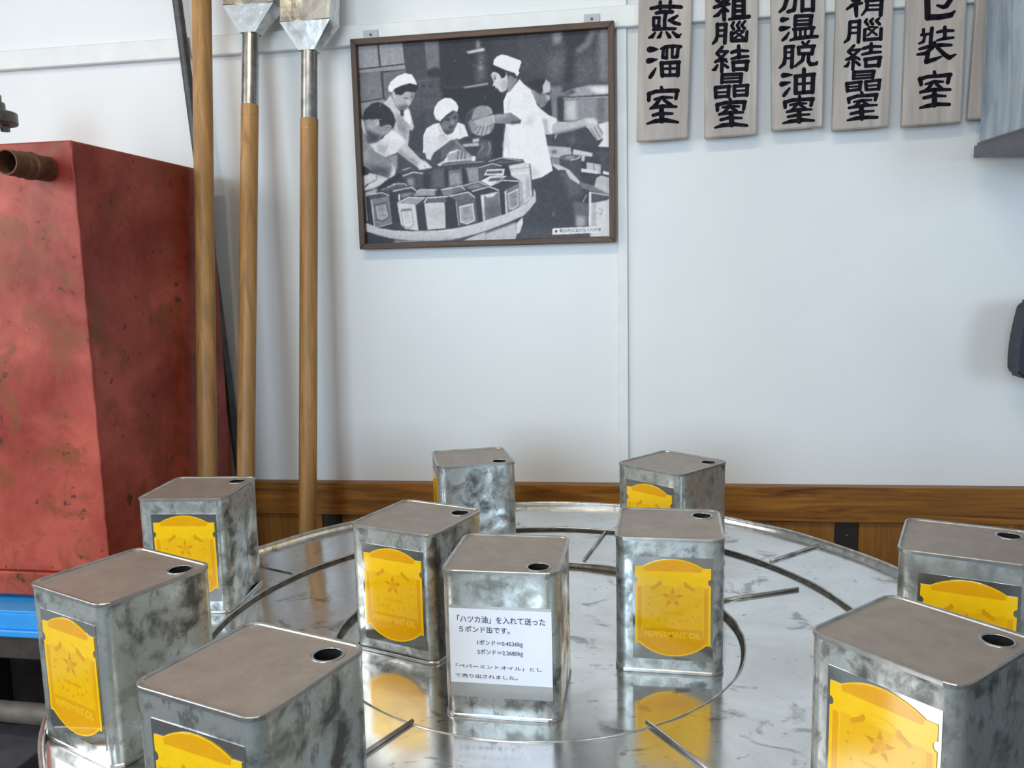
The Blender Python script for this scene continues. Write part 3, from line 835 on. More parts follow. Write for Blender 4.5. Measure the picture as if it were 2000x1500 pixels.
# brush strokes of the boards' characters: u, z and breadth along each stroke, in tenths of a millimetre
STROKES = {
    1: '128 17846 43 293 17867 51 564 17851 54 719 17829 46|309 17955 46 309 17805 39|506 17951 47 497 17811 38|231 17751 43 371 17767 54 545 17751 50|419 17751 59 394 17612 47 395 17442 50|177 17664 42 177 17509 42|177 17664 39 293 17660 39 274 17510 43|177 17509 38 293 17502 39|642 17670 31 565 17628 50 478 17596 35|487 17596 35 584 17542 51 691 17507 38|176 17441 43 391 17446 46 604 17428 39|206 17379 27 147 17307 55 88 17292 28|332 17380 28 293 17298 51 254 17277 20|430 17374 27 488 17285 54 511 17264 20|556 17365 31 643 17284 58 682 17268 27|663 17277 38 717 17317 15|102 17063 86 176 17060 67 258 17057 16|78 16845 78 156 16854 59 245 16864 15|219 16694 20 156 16592 55 107 16528 51|323 17064 27 410 17091 51 566 17100 43 712 17078 42|375 17065 43 356 16895 43 434 16879 47|442 17070 35 434 16881 39|547 17073 39 543 16887 35|663 17066 43 640 16893 51 567 16882 35|333 16792 58 352 16542 59|333 16786 50 683 16784 51|664 16781 54 655 16534 58|352 16548 47 661 16539 47|352 16676 32 664 16667 31|504 16781 36 499 16543 35|329 16323 35 352 16245 59|77 16202 55 215 16243 51 490 16247 55 656 16237 58|87 16211 55 81 16082 51|646 16238 55 617 16086 47|195 16090 32 353 16120 51 549 16109 27|313 16112 51 234 16001 52 106 15911 20|126 15925 39 353 15952 55 627 15926 32|382 16070 39 490 15987 51 549 15945 39|165 15782 44 313 15813 52 549 15795 32|333 15899 67 343 15666 79|46 15622 24 215 15668 59 432 15671 59 658 15621 35',
    2: '1528 18109 56 1541 17719 65 1552 17533 50|1360 17778 46 1483 17816 57 1644 17823 38|1406 17914 50 1502 17833 38|1652 17933 38 1578 17846 45|1503 17722 38 1428 17634 53 1352 17611 23|1569 17736 38 1621 17691 34|1736 18057 56 1732 17557 61|1915 18043 56 1921 17554 60|1739 17779 38 1918 17767 38|1740 17683 46 1920 17674 45|1741 17575 50 1921 17572 49|1647 17535 34 1827 17551 53 2025 17560 52|1736 18057 45 1915 18053 45|1738 17876 38 1917 17866 38|1420 17458 50 1422 17243 46 1394 17151 50 1337 17098 31|1420 17448 42 1591 17446 46|1582 17447 53 1566 17093 50|1421 17336 31 1573 17335 31|1422 17233 34 1569 17233 34|1733 17474 34 1696 17411 38 1735 17343 41|1847 17475 34 1800 17413 38 1839 17342 41|1950 17478 31 1885 17408 38 1943 17339 41|1697 17280 50 1699 17131 50|1991 17280 38 1974 17113 49|1709 17127 49 1974 17122 49|1764 17291 26 1926 17168 30|1925 17288 26 1756 17174 30|1758 17286 23 1736 17250 23 1792 17312 23 1906 17300 22|1519 17021 42 1415 16905 43 1454 16865 38|1616 16930 34 1493 16806 42 1388 16746 38|1416 16896 34 1550 16784 39 1612 16733 27|1444 16941 38 1625 16929 35|1398 16755 38 1589 16781 34|1522 16785 53 1511 16550 46|1427 16678 31 1380 16605 50 1332 16593 19|1561 16679 38 1628 16628 39|1702 16906 45 1815 16936 50 2015 16914 30|1833 17019 46 1846 16803 57|1703 16784 34 1836 16813 49 2016 16811 34|1732 16716 50 1744 16565 49|1723 16717 49 2017 16717 50|1998 16719 53 1987 16559 53|1743 16583 50 1991 16578 49|1525 16492 49 1517 16341 49|1525 16487 46 1897 16484 46|1888 16481 53 1876 16330 50|1535 16416 27 1869 16416 27|1526 16350 35 1876 16345 34|1392 16253 50 1404 16062 50|1392 16253 47 1671 16262 46|1652 16258 49 1644 16068 50|1412 16157 27 1643 16157 27|1407 16071 43 1650 16077 42|1757 16261 49 1768 16071 50|1757 16257 46 2024 16261 41|2010 16262 50 2001 16073 50|1771 16169 27 2000 16168 27|1768 16080 39 2005 16080 38|1679 16018 35 1693 15961 54|1424 15918 50 1578 15948 50 1808 15954 50 1971 15946 53|1434 15927 50 1435 15812 46|1961 15946 54 1944 15804 42|1540 15864 31 1675 15876 46 1857 15866 27|1656 15867 42 1580 15776 42 1465 15724 23|1474 15733 35 1676 15755 50 1935 15748 27|1714 15845 38 1810 15773 42|1504 15626 39 1658 15657 46 1908 15640 27|1705 15731 66 1717 15519 73|1393 15478 24 1544 15519 58 1775 15526 54 2015 15489 34',
    3: '2745 17964 56 2730 17819 55 2686 17676 52 2604 17608 33|2904 17880 48 2896 17826 48 2872 17626 52 2762 17601 48|2636 17896 44 2909 17883 45|3024 17889 51 3026 17597 52|3222 17875 55 3223 17592 55|3030 17615 48 3228 17610 48|3024 17889 44 3222 17879 44|2659 17457 74 2764 17468 26|2641 17292 75 2721 17296 52 2799 17309 19|2782 17209 23 2725 17120 48 2670 17077 37|2903 17495 52 2897 17340 52|2903 17505 48 3207 17496 48|3198 17493 55 3183 17329 52|2914 17421 26 3185 17416 26|2897 17349 40 3192 17342 41|2874 17267 45 3249 17270 44|2898 17266 45 2911 17108 41|2997 17259 33 3000 17111 33|3089 17262 33 3092 17105 34|3222 17263 48 3198 17108 44|2810 17063 26 2911 17093 52 3133 17103 52 3318 17104 40|2719 16944 45 2722 16749 45 2706 16638 52 2623 16559 26|2719 16944 45 2877 16947 45|2858 16945 49 2851 16555 49|2721 16842 26 2857 16843 26|2723 16730 30 2853 16731 30|3043 17016 33 3081 16958 41|3163 17027 33 3109 16957 37|2970 16919 45 2982 16798 45|2961 16923 41 3267 16928 44|3245 16920 51 3224 16783 48|2982 16798 38 3233 16795 40|3075 16792 49 3050 16673 48 2913 16570 30|3159 16787 44 3162 16647 48 3200 16589 52 3311 16592 41|3293 16593 44 3333 16633 18|2695 16411 68 2776 16413 48 2862 16414 15|2670 16247 72 2741 16258 53 2827 16275 15|2818 16163 23 2754 16082 49 2712 16028 45|3082 16503 52 3086 16073 48|2917 16379 48 3279 16399 48|2935 16372 56 2933 16063 56|3257 16391 59 3250 16064 59|2948 16231 30 3246 16236 29|2936 16063 49 3253 16068 49|3005 16003 34 3019 15936 49|2730 15895 48 2879 15934 49 3104 15931 48 3262 15932 56|2733 15904 53 2741 15800 45|3253 15933 52 3228 15812 44|2834 15842 26 2993 15862 45 3143 15854 22|2965 15854 41 2883 15745 41 2771 15704 19|2780 15713 34 2995 15743 49 3239 15736 26|3022 15832 33 3126 15761 37|2801 15617 37 2941 15638 45 3203 15644 27|3005 15720 64 3015 15521 68|2709 15498 22 2850 15529 52 3075 15543 52 3285 15521 33',
    4: '4003 17909 51 4017 17582 58 4030 17436 43|3854 17572 29 3943 17633 50 4122 17665 33|3911 17789 40 3968 17712 36|4119 17792 36 4058 17697 37|4208 17822 36 4486 17819 36|4194 17696 39 4502 17701 40|4221 17694 47 4216 17550 43 4133 17447 25|4481 17685 51 4472 17420 50|4232 17612 25 4475 17604 25|4231 17531 29 4472 17523 29|4340 17884 40 4346 17703 40|3915 17326 44 3912 17116 44 3897 17016 47 3826 16960 25|3915 17331 40 4087 17332 40|4087 17341 51 4081 16949 47|3918 17225 26 4078 17224 25|3917 17125 26 4077 17123 26|4222 17359 29 4196 17316 37 4243 17258 37|4330 17361 29 4287 17319 36 4333 17261 37|4447 17362 29 4395 17320 36 4460 17252 36|4192 17170 43 4189 16979 43|4489 17169 44 4487 16978 47|4189 16984 43 4487 16987 43|4255 17188 25 4412 17061 25|4390 17194 25 4250 17061 25|4219 17172 22 4272 17216 21 4426 17198 21|4001 16890 36 3903 16786 41 3950 16737 33|4112 16810 33 3970 16681 41 3862 16638 26|3912 16804 33 4121 16809 29|3889 16640 33 4090 16655 29|3969 16727 29 4109 16626 29|3999 16633 48 3992 16449 40|3918 16583 30 3884 16520 44 3833 16510 18|4046 16584 33 4112 16525 36|4175 16824 40 4292 16853 44 4491 16841 29|4318 16907 40 4314 16742 51|4161 16715 32 4314 16742 43 4495 16740 29|4227 16619 44 4231 16490 44|4209 16620 47 4498 16639 47|4480 16637 51 4467 16485 51|4231 16494 44 4476 16497 43|4015 16402 44 4010 16272 44|4015 16392 41 4388 16392 40|4380 16389 47 4362 16270 43|4026 16327 22 4363 16331 22|4015 16272 29 4365 16276 29|3889 16187 48 3906 16046 44|3884 16187 40 4158 16203 40|4140 16200 47 4135 16061 44|3910 16120 22 4133 16126 22|3906 16050 37 4138 16067 37|4240 16203 44 4254 16055 44|4240 16203 36 4503 16220 36|4490 16217 44 4481 16051 44|4252 16123 21 4482 16129 22|4254 16049 33 4485 16054 33|4169 16009 33 4184 15947 48|3929 15896 48 4083 15943 44 4285 15941 43 4448 15951 51|3934 15905 48 3940 15830 40|4445 15951 51 4424 15850 40|4032 15834 25 4178 15854 40 4351 15854 22|4150 15846 41 4071 15758 40 3934 15718 18|3943 15727 33 4181 15755 47 4455 15756 25|4206 15825 33 4309 15754 36|3983 15613 37 4147 15641 45 4403 15647 22|4172 15733 63 4188 15518 66|3922 15494 22 4078 15523 51 4279 15532 48 4471 15522 37',
    5: '5299 17671 75 5323 17311 77|5319 17320 78 5531 17311 74 5731 17333 67 5799 17400 21|5713 17765 59 5711 17606 63 5645 17503 64 5594 17486 52 5487 17524 28|5403 17859 45 5231 17747 43|5388 17789 49 5712 17774 53|5339 17682 43 5551 17671 42|5406 17117 46 5391 16847 46|5256 17103 36 5260 17018 32|5225 17008 35 5401 17018 32|5287 17004 32 5265 16882 36 5186 16851 22|5507 17038 35 5629 17060 42 5788 17046 31|5635 17119 43 5644 16921 46|5504 16885 21 5618 16913 42 5793 16920 28|5199 16750 32 5393 16792 50 5569 16799 50 5764 16787 32|5461 16851 43 5429 16763 47 5309 16662 47 5167 16652 29|5353 16677 54 5330 16506 60 5474 16543 50 5596 16586 21|5518 16757 43 5647 16622 54 5738 16559 61 5851 16610 17|5480 16315 35 5495 16241 50|5221 16193 50 5362 16230 46 5593 16235 46 5770 16243 56|5229 16201 54 5252 16090 46|5752 16235 53 5732 16099 49|5332 16095 25 5491 16131 46 5651 16122 21|5455 16124 47 5389 16009 46 5240 15935 21|5248 15953 36 5497 15985 50 5781 15969 32|5528 16084 39 5620 16005 39|5315 15839 43 5483 15875 47 5698 15854 28|5499 15920 61 5508 15699 72|5250 15658 26 5384 15688 53 5579 15710 50 5776 15694 39',
}
def brush(bm, text, u0, z0, y):
    for k, st in enumerate(text.split('|')):
        v = [int(a) * 1e-4 for a in st.split()]
        P = [(Vector((v[i] - u0, v[i + 1] - z0)), v[i + 2] * 0.66 + 0.0006) for i in range(0, len(v), 3)]
        yy = y - 0.000012 * (k % 5)
        for p, r in P:
            poly_face(bm, [(p.x + r * math.cos(2 * PI * i / 12 + 0.3), p.y + r * math.sin(2 * PI * i / 12 + 0.3)) for i in range(12)], yy)
        for (p, r), (q, w) in zip(P[:-1], P[1:]):
            d = (q - p).normalized(); n = Vector((-d.y, d.x))
            poly_face(bm, [tuple(p + n * r), tuple(q + n * w), tuple(q - n * w), tuple(p - n * r)], yy)
M_sign = wood('weathered_board', (0.36, 0.305, 0.27), (0.60, 0.53, 0.475), 2, 60, 0.6, (0.25, 0.75), knots=0.3)
M_brush = plain('black_brush_ink', (0.010, 0.008, 0.014), 0.85)
M_brush.node_tree.nodes['Principled BSDF'].inputs['Specular IOR Level'].default_value = 0.15
for (a0, a1, b0, b1, zb), glyphs, lab in SIGNS:
    zt = 1.84; of = 0.035
    cx = (b0 + b1) / 2
    t = wall_thing('name_board', lab, 'sign', cx, of, zb, 'name boards in a row on the wall')
    k = (zt - zb) / (1.79 - zb)
    x0t, x1t = b0 + (a0 - b0) * k - cx, b1 + (a1 - b1) * k - cx
    x0b, x1b = b0 - cx, b1 - cx
    tilt = 0.003
    bm = plate(bmesh.new(), [(x0b, 0), (x1b, tilt), (x1t, zt - zb), (x0t, zt - zb)], 0.0, 0.0155)
    bmesh.ops.bevel(bm, geom=bm.edges[:], offset=0.0018, segments=2, affect='EDGES')
    obj('board', bm, M_sign, t)
    if glyphs:
        bm = bmesh.new()
        brush(bm, STROKES[glyphs], cx, zb, -0.0004)
        ink('lettering', bm, M_brush, t)

# ------------------------------------------------------------------ grey-blue cabinet and navy case at the right
def hood_mat():
    m, nt, b = mat_new('streaked_grey_blue_paint')
    f1 = noise(nt, coords(nt, (1, 1, 0.18)), 26, 6, 0.6, 0.6)
    f2 = noise(nt, coords(nt), 9, 5, 0.6)
    c = ramp(nt, f1, [(0.36, (0.17, 0.22, 0.28)), (0.64, (0.40, 0.46, 0.52))])
    c = mix(nt, ramp(nt, f2, [(0.5, 0.0), (0.75, 0.6)]), c, (0.50, 0.52, 0.52))
    nt.links.new(c, b.inputs['Base Color']); setp(b, roughness=0.5)
    return m
cab = wall_thing('wall_cabinet', 'streaked grey-blue metal cabinet with a dark bottom ledge, high on the wall', 'cabinet', 0.6244, 0.062, 1.4881)
cab.rotation_euler = (0, 0, math.radians(-4.0))
obj('shell', boxbm(0.0, 0.5, -0.42, 0.0, 0.004, 0.62, bev=0.003), hood_mat(), cab)
M_hedge = plain('dark_ledge_paint', (0.095, 0.085, 0.105), 0.4, var=0.15)
obj('seam_bead', boxbm(-0.003, 0.5, -0.423, 0.0, -0.001, 0.0035), M_hedge, cab)
obj('bottom_ledge', boxbm(-0.0100, 0.51, -0.43, 0.0, -0.0250, -0.0015, bev=0.003), M_hedge, cab)
for xx in (0.1, 0.4):
    obj('mounting_bracket', boxbm(xx - 0.02, xx + 0.02, 0.0, 0.050 - 0.09 * xx, 0.40, 0.55), M_hedge, cab)
M_navy = plain('navy_black_rubber', (0.016, 0.021, 0.036), 0.55, var=0.25, scale=60)
nv = wall_thing('wall_case', 'dark navy rounded case on a wall bracket, cut off at the right edge', 'case', 0.6900, 0.10, 1.0478)
bm = plate(bmesh.new(), [(0.012, 0.0), (0.10, -0.008), (0.13, 0.0), (0.13, 0.152), (0.022, 0.149), (0.0150, 0.145), (0.0115, 0.134), (0.0085, 0.118), (0.0050, 0.098), (0.0025, 0.080), (0.0008, 0.060), (0.0, 0.040), (0.0006, 0.018), (0.003, 0.006)], -0.025, 0.025)
bmesh.ops.bevel(bm, geom=bm.edges[:], offset=0.0055, segments=3, affect='EDGES')
sharp(obj('case_body', bm, M_navy, nv), 50)
obj('wall_bracket', boxbm(0.05, 0.09, 0.0252, 0.0995, 0.05, 0.09), M_hedge, nv)

# ------------------------------------------------------------------ framed photograph
FU0, FU1, FZ0, FZ1, FO = -0.6182, -0.0610, 1.3272, 1.7688, 0.030
pf = wall_thing('picture_frame', 'dark wooden frame with a black and white photograph of workers filling cans', 'picture', FU0, FO, FZ0)
fw_, fh_ = FU1 - FU0, FZ1 - FZ0
M_frame = wood('brown_frame_wood', (0.060, 0.034, 0.022), (0.155, 0.095, 0.062), 0, 90, 0.5)
M_framev = wood('brown_frame_wood_upright', (0.060, 0.034, 0.022), (0.155, 0.095, 0.062), 2, 90, 0.5)
bw = 0.0125
def rail_piece(pts, m):
    bm = plate(bmesh.new(), pts, 0.0, 0.020)
    bmesh.ops.bevel(bm, geom=bm.edges[:], offset=0.0012, segments=1, affect='EDGES')
    obj('frame_rail', bm, m, pf)
rail_piece([(0, 0), (fw_, 0), (fw_ - bw, bw), (bw, bw)], M_frame)
rail_piece([(0, fh_), (bw, fh_ - bw), (fw_ - bw, fh_ - bw), (fw_, fh_)], M_frame)
rail_piece([(0, 0), (bw, bw), (bw, fh_ - bw), (0, fh_)], M_framev)
rail_piece([(fw_, 0), (fw_, fh_), (fw_ - bw, fh_ - bw), (fw_ - bw, bw)], M_framev)
obj('backing', boxbm(0.004, fw_ - 0.004, 0.0145, 0.0195, 0.004, fh_ - 0.004), M_framev, pf)
M_card = plain('grey_hanger_plate', (0.50, 0.49, 0.52), 0.45, var=0.05)
for x0 in (0.0275, 0.4960):
    h = obj('hanger_plate', boxbm(x0, x0 + 0.032, 0.009, 0.0135, fh_ - 0.004, fh_ + 0.018, bev=0.0006, seg=1), M_card, pf)
    obj('screw', tube(bmesh.new(), (x0 + 0.016, 0.0075, fh_ + 0.008), (x0 + 0.016, 0.0092, fh_ + 0.008), 0.0026, n=12), M_bar, h)

#PHOTO#
# the print itself: a flat black and white picture, its tones kept per vertex
def paint_print():
    s = 1.6; X0, Y0, X1, Y1 = 680.0, 36.0, 1212.0, 492.0
    Wd, Hd = int((X1 - X0) * s), int((Y1 - Y0) * s)
    cv = np.full((Hd, Wd), 74.0)
    REG = {'a': (680, 80, .13997), 'b': (820, 80, .14004), 'c': (1000, 40, .16667), 'd': (690, 270, .14001), 'e': (860, 270, .13996), 'f': (1020, 250, .15335)}
    def gauss(m, r):
        k = int(max(1, math.ceil(r * 2.5))); x = np.arange(-k, k + 1); g = np.exp(-x * x / (2 * r * r)); g /= g.sum()
        p = np.pad(m, ((k, k), (0, 0))); m = sum(g[i] * p[i:i + m.shape[0]] for i in range(2 * k + 1))
        p = np.pad(m, ((0, 0), (k, k))); return sum(g[i] * p[:, i:i + m.shape[1]] for i in range(2 * k + 1))
    def fill(reg, v, pts, blur=0.5, alpha=1.0):
        P = []
        for r, x, y in ((reg, *p) if len(p) == 2 else p for p in pts):
            ox, oy, k = REG[r]; P.append(((ox + x * k - X0) * s, (oy + y * k - Y0) * s))
        P = np.array(P); b = max(0.5, blur) * s; m = int(b * 3) + 2
        x0, y0 = np.maximum(np.floor(P.min(0)).astype(int) - m, 0); x1, y1 = np.ceil(P.max(0)).astype(int) + m
        x1 = min(x1, Wd); y1 = min(y1, Hd)
        if x1 <= x0 or y1 <= y0: return
        gx, gy = np.meshgrid(np.arange(x0, x1) + .5, np.arange(y0, y1) + .5)
        ins = np.zeros(gx.shape, bool)
        for i in range(len(P)):
            ax, ay = P[i]; bx, by = P[(i + 1) % len(P)]
            if ay == by: continue
            ins ^= ((ay > gy) != (by > gy)) & (gx < (bx - ax) * (gy - ay) / (by - ay) + ax)
        mk = gauss(ins.astype(float), b) * alpha
        cv[y0:y1, x0:x1] = cv[y0:y1, x0:x1] * (1 - mk) + v * mk
    def line(reg, v, pts, w=8, blur=0.5, alpha=1.0):
        for (ax, ay), (bx, by) in zip(pts[:-1], pts[1:]):
            dx, dy = bx - ax, by - ay; L = math.hypot(dx, dy) + 1e-6; nx, ny = -dy / L * w / 2, dx / L * w / 2
            fill(reg, v, [(ax + nx, ay + ny), (bx + nx, by + ny), (bx - nx, by - ny), (ax - nx, ay - ny)], blur, alpha)
    def ell(reg, v, cx, cy, rx, ry, blur=0.5, alpha=1.0, n=28):
        fill(reg, v, [(cx + rx * math.cos(2 * PI * i / n), cy + ry * math.sin(2 * PI * i / n)) for i in range(n)], blur, alpha)
    F, L = fill, line
    # --- background, left: stacked cases and a post
    F('a', 84, [(600, -60), (1300, -60), (1300, 1600), (700, 1600)], 2)
    F('a', 155, [(40, 60), (700, 10), (740, 310), (90, 390)]); F('a', 150, [(95, 400), (745, 322), (755, 390), (100, 450)])
    F('a', 128, [(105, 455), (405, 425), (440, 800), (125, 855)]); F('a', 120, [(435, 445), (760, 400), (790, 700), (470, 810)])
    F('a', 150, [(130, 860), (470, 805), (480, 960), (150, 1060)], 1)
    L('a', 62, [(360, 40), (395, 345)], 22); L('a', 60, [(90, 395), (745, 318)], 14); L('a', 66, [(415, 440), (452, 800)], 20); L('a', 62, [(125, 858), (475, 800)], 14)
    F('a', 122, [(1015, 5), (1215, 0), (1260, 400), (1060, 410)], 1); F('a', 60, [(1060, 400), (1200, 360), (1290, 420), (1265, 510), (1060, 490)], 2)
    F('a', 92, [(920, 520), (1270, 500), (1286, 900), (860, 930)], 2); L('a', 118, [(900, 560), (1240, 530)], 10, 1.5); L('a', 112, [(850, 960), (1190, 905)], 12, 1.5)
    for x in (985, 1040, 1105, 1165): L('a', 58, [(x, 745), (x + 12, 785)], 20, 1)
    for x, y in ((1010, 630), (1110, 630)): ell('a', 62, x, y, 35, 16, 1.5)
    F('a', 70, [(830, 1150), (1040, 1000), (1060, 1560), (800, 1560)], 3)
    # --- hanging vat in the middle, dark void under it
    F('b', 56, [(225, -40), (1000, -60), (1000, 180), (960, 640), (250, 700)], 2)
    F('b', 72, [(900, -60), (1600, -60), (1600, 700), (1400, 500), (1000, 200)], 8)
    F('b', 42, [(290, 660), (960, 620), (1160, 760), (1170, 1500), (620, 1180), (280, 840)], 3)
    F('b', 105, [(755, 160), (880, 150), (900, 560), (740, 580)], 5); F('b', 160, [(790, 340), (845, 340), (850, 400), (795, 405)], 3)
    F('b', 165, [(745, -20), (800, -20), (805, 100), (755, 110)], 3); F('b', 215, [(605, 140), (860, 85), (875, 125), (640, 168)], 1.5)
    F('b', 158, [(545, 640), (920, 575), (930, 606), (600, 660)], 1); L('b', 100, [(300, 650), (600, 640)], 14, 2)
    # --- background, right: ducts
    F('c', 84, [(40, 110), (1160, 60), (1160, 780), (440, 790), (420, 690), (90, 600)], 4)
    F('c', 145, [(455, 120), (575, 110), (570, 255), (470, 275)], 3.5); F('c', 112, [(380, 470), (600, 300), (640, 480), (600, 600), (450, 740)], 8)
    F('c', 62, [(585, 100), (915, 90), (860, 240), (700, 340), (620, 290)], 3); F('c', 130, [(925, 85), (990, 85), (900, 300), (745, 385), (735, 330), (850, 240)], 3.5)
    F('c', 135, [(1010, 70), (1160, 60), (1160, 720), (1010, 700)], 5); F('c', 106, [(730, 420), (990, 400), (1000, 700), (740, 745)], 8); F('c', 60, [(640, 330), (720, 320), (700, 720), (610, 740)], 5)
    F('c', 130, [(440, 770), (580, 760), (560, 1180), (440, 1160)], 2)
    F('c', 160, [(560, 860), (720, 790), (900, 750), (1160, 745), (1160, 900), (600, 910)], 1.5); F('c', 228, [(880, 775), (1160, 765), (1160, 850), (1010, 862)], 3)
    F('c', 62, [(520, 890), (600, 895), (610, 1165), (525, 1165)], 1.5); F('c', 148, [(600, 925), (1160, 890), (1160, 1200), (600, 1175)], 1.5)
    F('c', 195, [(630, 940), (745, 935), (745, 1170), (630, 1165)], 3.5); F('c', 118, [(1000, 905), (1085, 900), (1085, 1175), (1000, 1175)], 4)
    L('c', 92, [(575, 890), (700, 900), (1160, 868)], 26, 0.8); L('c', 200, [(590, 915), (1160, 888)], 8, 0.8); F('c', 95, [(575, 865), (720, 800), (740, 840), (640, 880)], 2)
    # --- right-hand clutter below the arm
    F('f', 74, [(250, 90), (1150, 90), (1150, 1440), (-40, 1440), (-20, 640), (380, 540)], 1.5)
    F('f', 182, [(310, 225), (620, 250), (625, 350), (470, 385), (345, 375)], 0.8); F('f', 120, [(360, 280), (435, 290), (430, 335), (365, 330)], 1.5)
    F('f', 200, [(640, 272), (900, 322), (890, 372), (740, 350), (640, 345)], 0.8); F('f', 190, [(750, 350), (800, 360), (790, 430), (750, 425)], 0.8)
    F('f', 140, [(350, 380), (470, 385), (480, 480), (370, 465)], 1); F('f', 86, [(470, 390), (745, 350), (745, 690), (720, 700), (590, 540), (470, 480)], 1)
    ell('f', 112, 606, 378, 138, 38); ell('f', 150, 606, 380, 60, 24, 1.2); L('f', 200, [(600, 415), (700, 395), (740, 355)], 12); L('f', 60, [(625, 300), (650, 120)], 18)
    F('f', 188, [(820, 440), (1010, 470), (1000, 592), (820, 560)]); L('f', 100, [(915, 455), (910, 575)], 8); F('f', 215, [(748, 518), (965, 552), (962, 592), (748, 562)])
    F('f', 90, [(930, 300), (1130, 280), (1130, 560), (1010, 560), (1010, 470)], 2); F('f', 235, [(1030, 550), (1130, 572), (1130, 612), (1030, 590)])
    F('f', 125, [(730, 695), (930, 740), (1130, 860), (1130, 885), (740, 765)], 0.8); F('f', 188, [(925, 720), (945, 640), (1010, 610), (1130, 640), (1130, 860), (920, 755)], 0.8)
    F('f', 104, [(470, 560), (560, 550), (640, 640), (740, 730), (770, 850), (600, 900), (540, 700)], 4)
    F('f', 200, [(375, 458), (480, 480), (600, 540), (735, 690), (722, 722), (600, 645), (540, 535), (450, 540), (385, 490)], 0.8)
    F('f', 112, [(640, 940), (860, 960), (860, 1265), (680, 1265)], 2); F('f', 172, [(690, 1120), (800, 1140), (800, 1270), (690, 1270)], 3); L('f', 165, [(770, 950), (820, 850)], 14)
    F('f', 212, [(850, 815), (1140, 865), (1140, 1400), (862, 1400)]); F('f', 92, [(882, 835), (1140, 878), (1085, 925), (882, 962)], 1); F('f', 180, [(890, 970), (940, 965), (940, 1260), (885, 1260)], 2)
    L('f', 238, [(864, 818), (858, 1255)], 20); L('f', 150, [(940, 1080), (1000, 1110), (1030, 1050), (980, 1030)], 8, 1); F('f', 132, [(368, 1132), (395, 1060), (415, 1110)], 1.5)
    F('f', 90, [(-40, 1270), (560, 1290), (840, 1270), (860, 1440), (-40, 1440)], 5)
    # --- man at the right
    F('c', 225, [(262, 970), (330, 1040), (420, 1108), (515, 1150), (530, 1200), (460, 1350), (385, 1335), (330, 1200)]); F('c', 180, [(335, 1150), (400, 1150), (425, 1330), (370, 1325)], 2)
    F('c', 48, [(320, 1010), (440, 910), (462, 1120), (420, 1100)], 1.5); F('c', 150, [(212, 805), (265, 795), (290, 900), (240, 900)], 1)
    F('c', 130, [(235, 830), (345, 820), (438, 840), (432, 925), (400, 960), (370, 1010), (330, 1022), (262, 940)], 0.8); F('c', 192, [(335, 730), (378, 680), (432, 722), (442, 790), (430, 845), (345, 845)], 1)
    F('c', 46, [(150, 720), (330, 675), (385, 688), (345, 760), (345, 830), (320, 865), (270, 830), (215, 800)], 1); F('c', 188, [(385, 870), (425, 870), (432, 925), (385, 930)], 2); F('c', 85, [(385, 845), (435, 838), (430, 868), (390, 866)], 1); L('c', 95, [(355, 960), (395, 965)], 12, 1)
    F('c', 80, [(385, 1345), (700, 1290), (870, 1240), (960, 1300), (1010, 1445), (700, 1480), (405, 1465)], 2); L('c', 190, [(495, 1385), (515, 1335)], 14); ell('c', 110, 700, 1400, 40, 50, 3)
    F('c', 226, [(1000, 1215), (1160, 1180), (1160, 1490), (1005, 1480), (1070, 1400)], 1)
    F('c', 184, [(470, 1215), (520, 1188), (740, 1185), (860, 1145), (975, 1148), (1072, 1310), (1060, 1390), (1000, 1408), (905, 1285), (860, 1242), (700, 1292), (480, 1335), (455, 1285)]); F('c', 135, [(480, 1320), (700, 1270), (860, 1225), (865, 1245), (700, 1295), (480, 1338)], 1.5)
    F('c', 216, [(860, 1150), (975, 1150), (1012, 1215), (880, 1200)], 2.5)
    for p in (((925, 1270), (1000, 1395)), ((965, 1250), (1035, 1380)), ((1000, 1220), (1062, 1330))): L('c', 110, p, 9, 0.7)
    # --- woman standing, with her coat
    F('b', 236, [(1370, 525), (1420, 590), (1540, 680), ('c', 210, 820), ('c', 265, 950), ('c', 330, 1130), ('c', 390, 1380), ('f', 300, 180), ('f', 345, 370), ('f', 380, 545), ('f', 240, 632), ('f', 105, 662), ('e', 1240, 480), ('e', 1140, 300), ('e', 850, 270), ('e', 850, 170), ('e', 832, 60), (1150, 1390), (1175, 1190), (1150, 1000), (1140, 840), (1190, 720), (1240, 690)])
    F('b', 205, [(1440, 1110), (1560, 1000), (1580, 1180), (1450, 1180)], 4); F('b', 192, [(1195, 955), (1225, 800), (1240, 800), (1215, 965)], 1.5); F('e', 192, [(1245, 400), (1380, 470), (1340, 560), (1255, 540)], 5)
    F('b', 205, [(1170, 1200), (1210, 1190), (1210, 1500), (1150, 1500)], 3); L('b', 190, [(1240, 690), (1300, 600)], 12, 1.5); L('e', 195, [(940, 20), (935, 270)], 14, 1.5); F('b', 215, [(1450, 700), (1560, 800), (1500, 960), (1420, 900)], 10)
    F('b', 140, [(1175, 500), (1240, 465), (1330, 500), (1330, 560), (1240, 690), (1212, 715), (1185, 640)], 1)
    F('b', 206, [(960, 470), (985, 425), (1040, 425), (1100, 480), (1180, 460), (1200, 560), (1180, 680), (1122, 712), (1085, 700), (1062, 662), (1028, 652), (1022, 622), (990, 628), (1000, 560)], 0.6)
    F('b', 172, [(1110, 560), (1190, 520), (1196, 640), (1130, 704)], 4); F('b', 95, [(1000, 505), (1030, 490), (1032, 535), (1010, 540)], 1); L('b', 90, [(985, 488), (1040, 462)], 8, 0.8); L('b', 120, [(1035, 655), (1068, 660)], 10, 0.8)
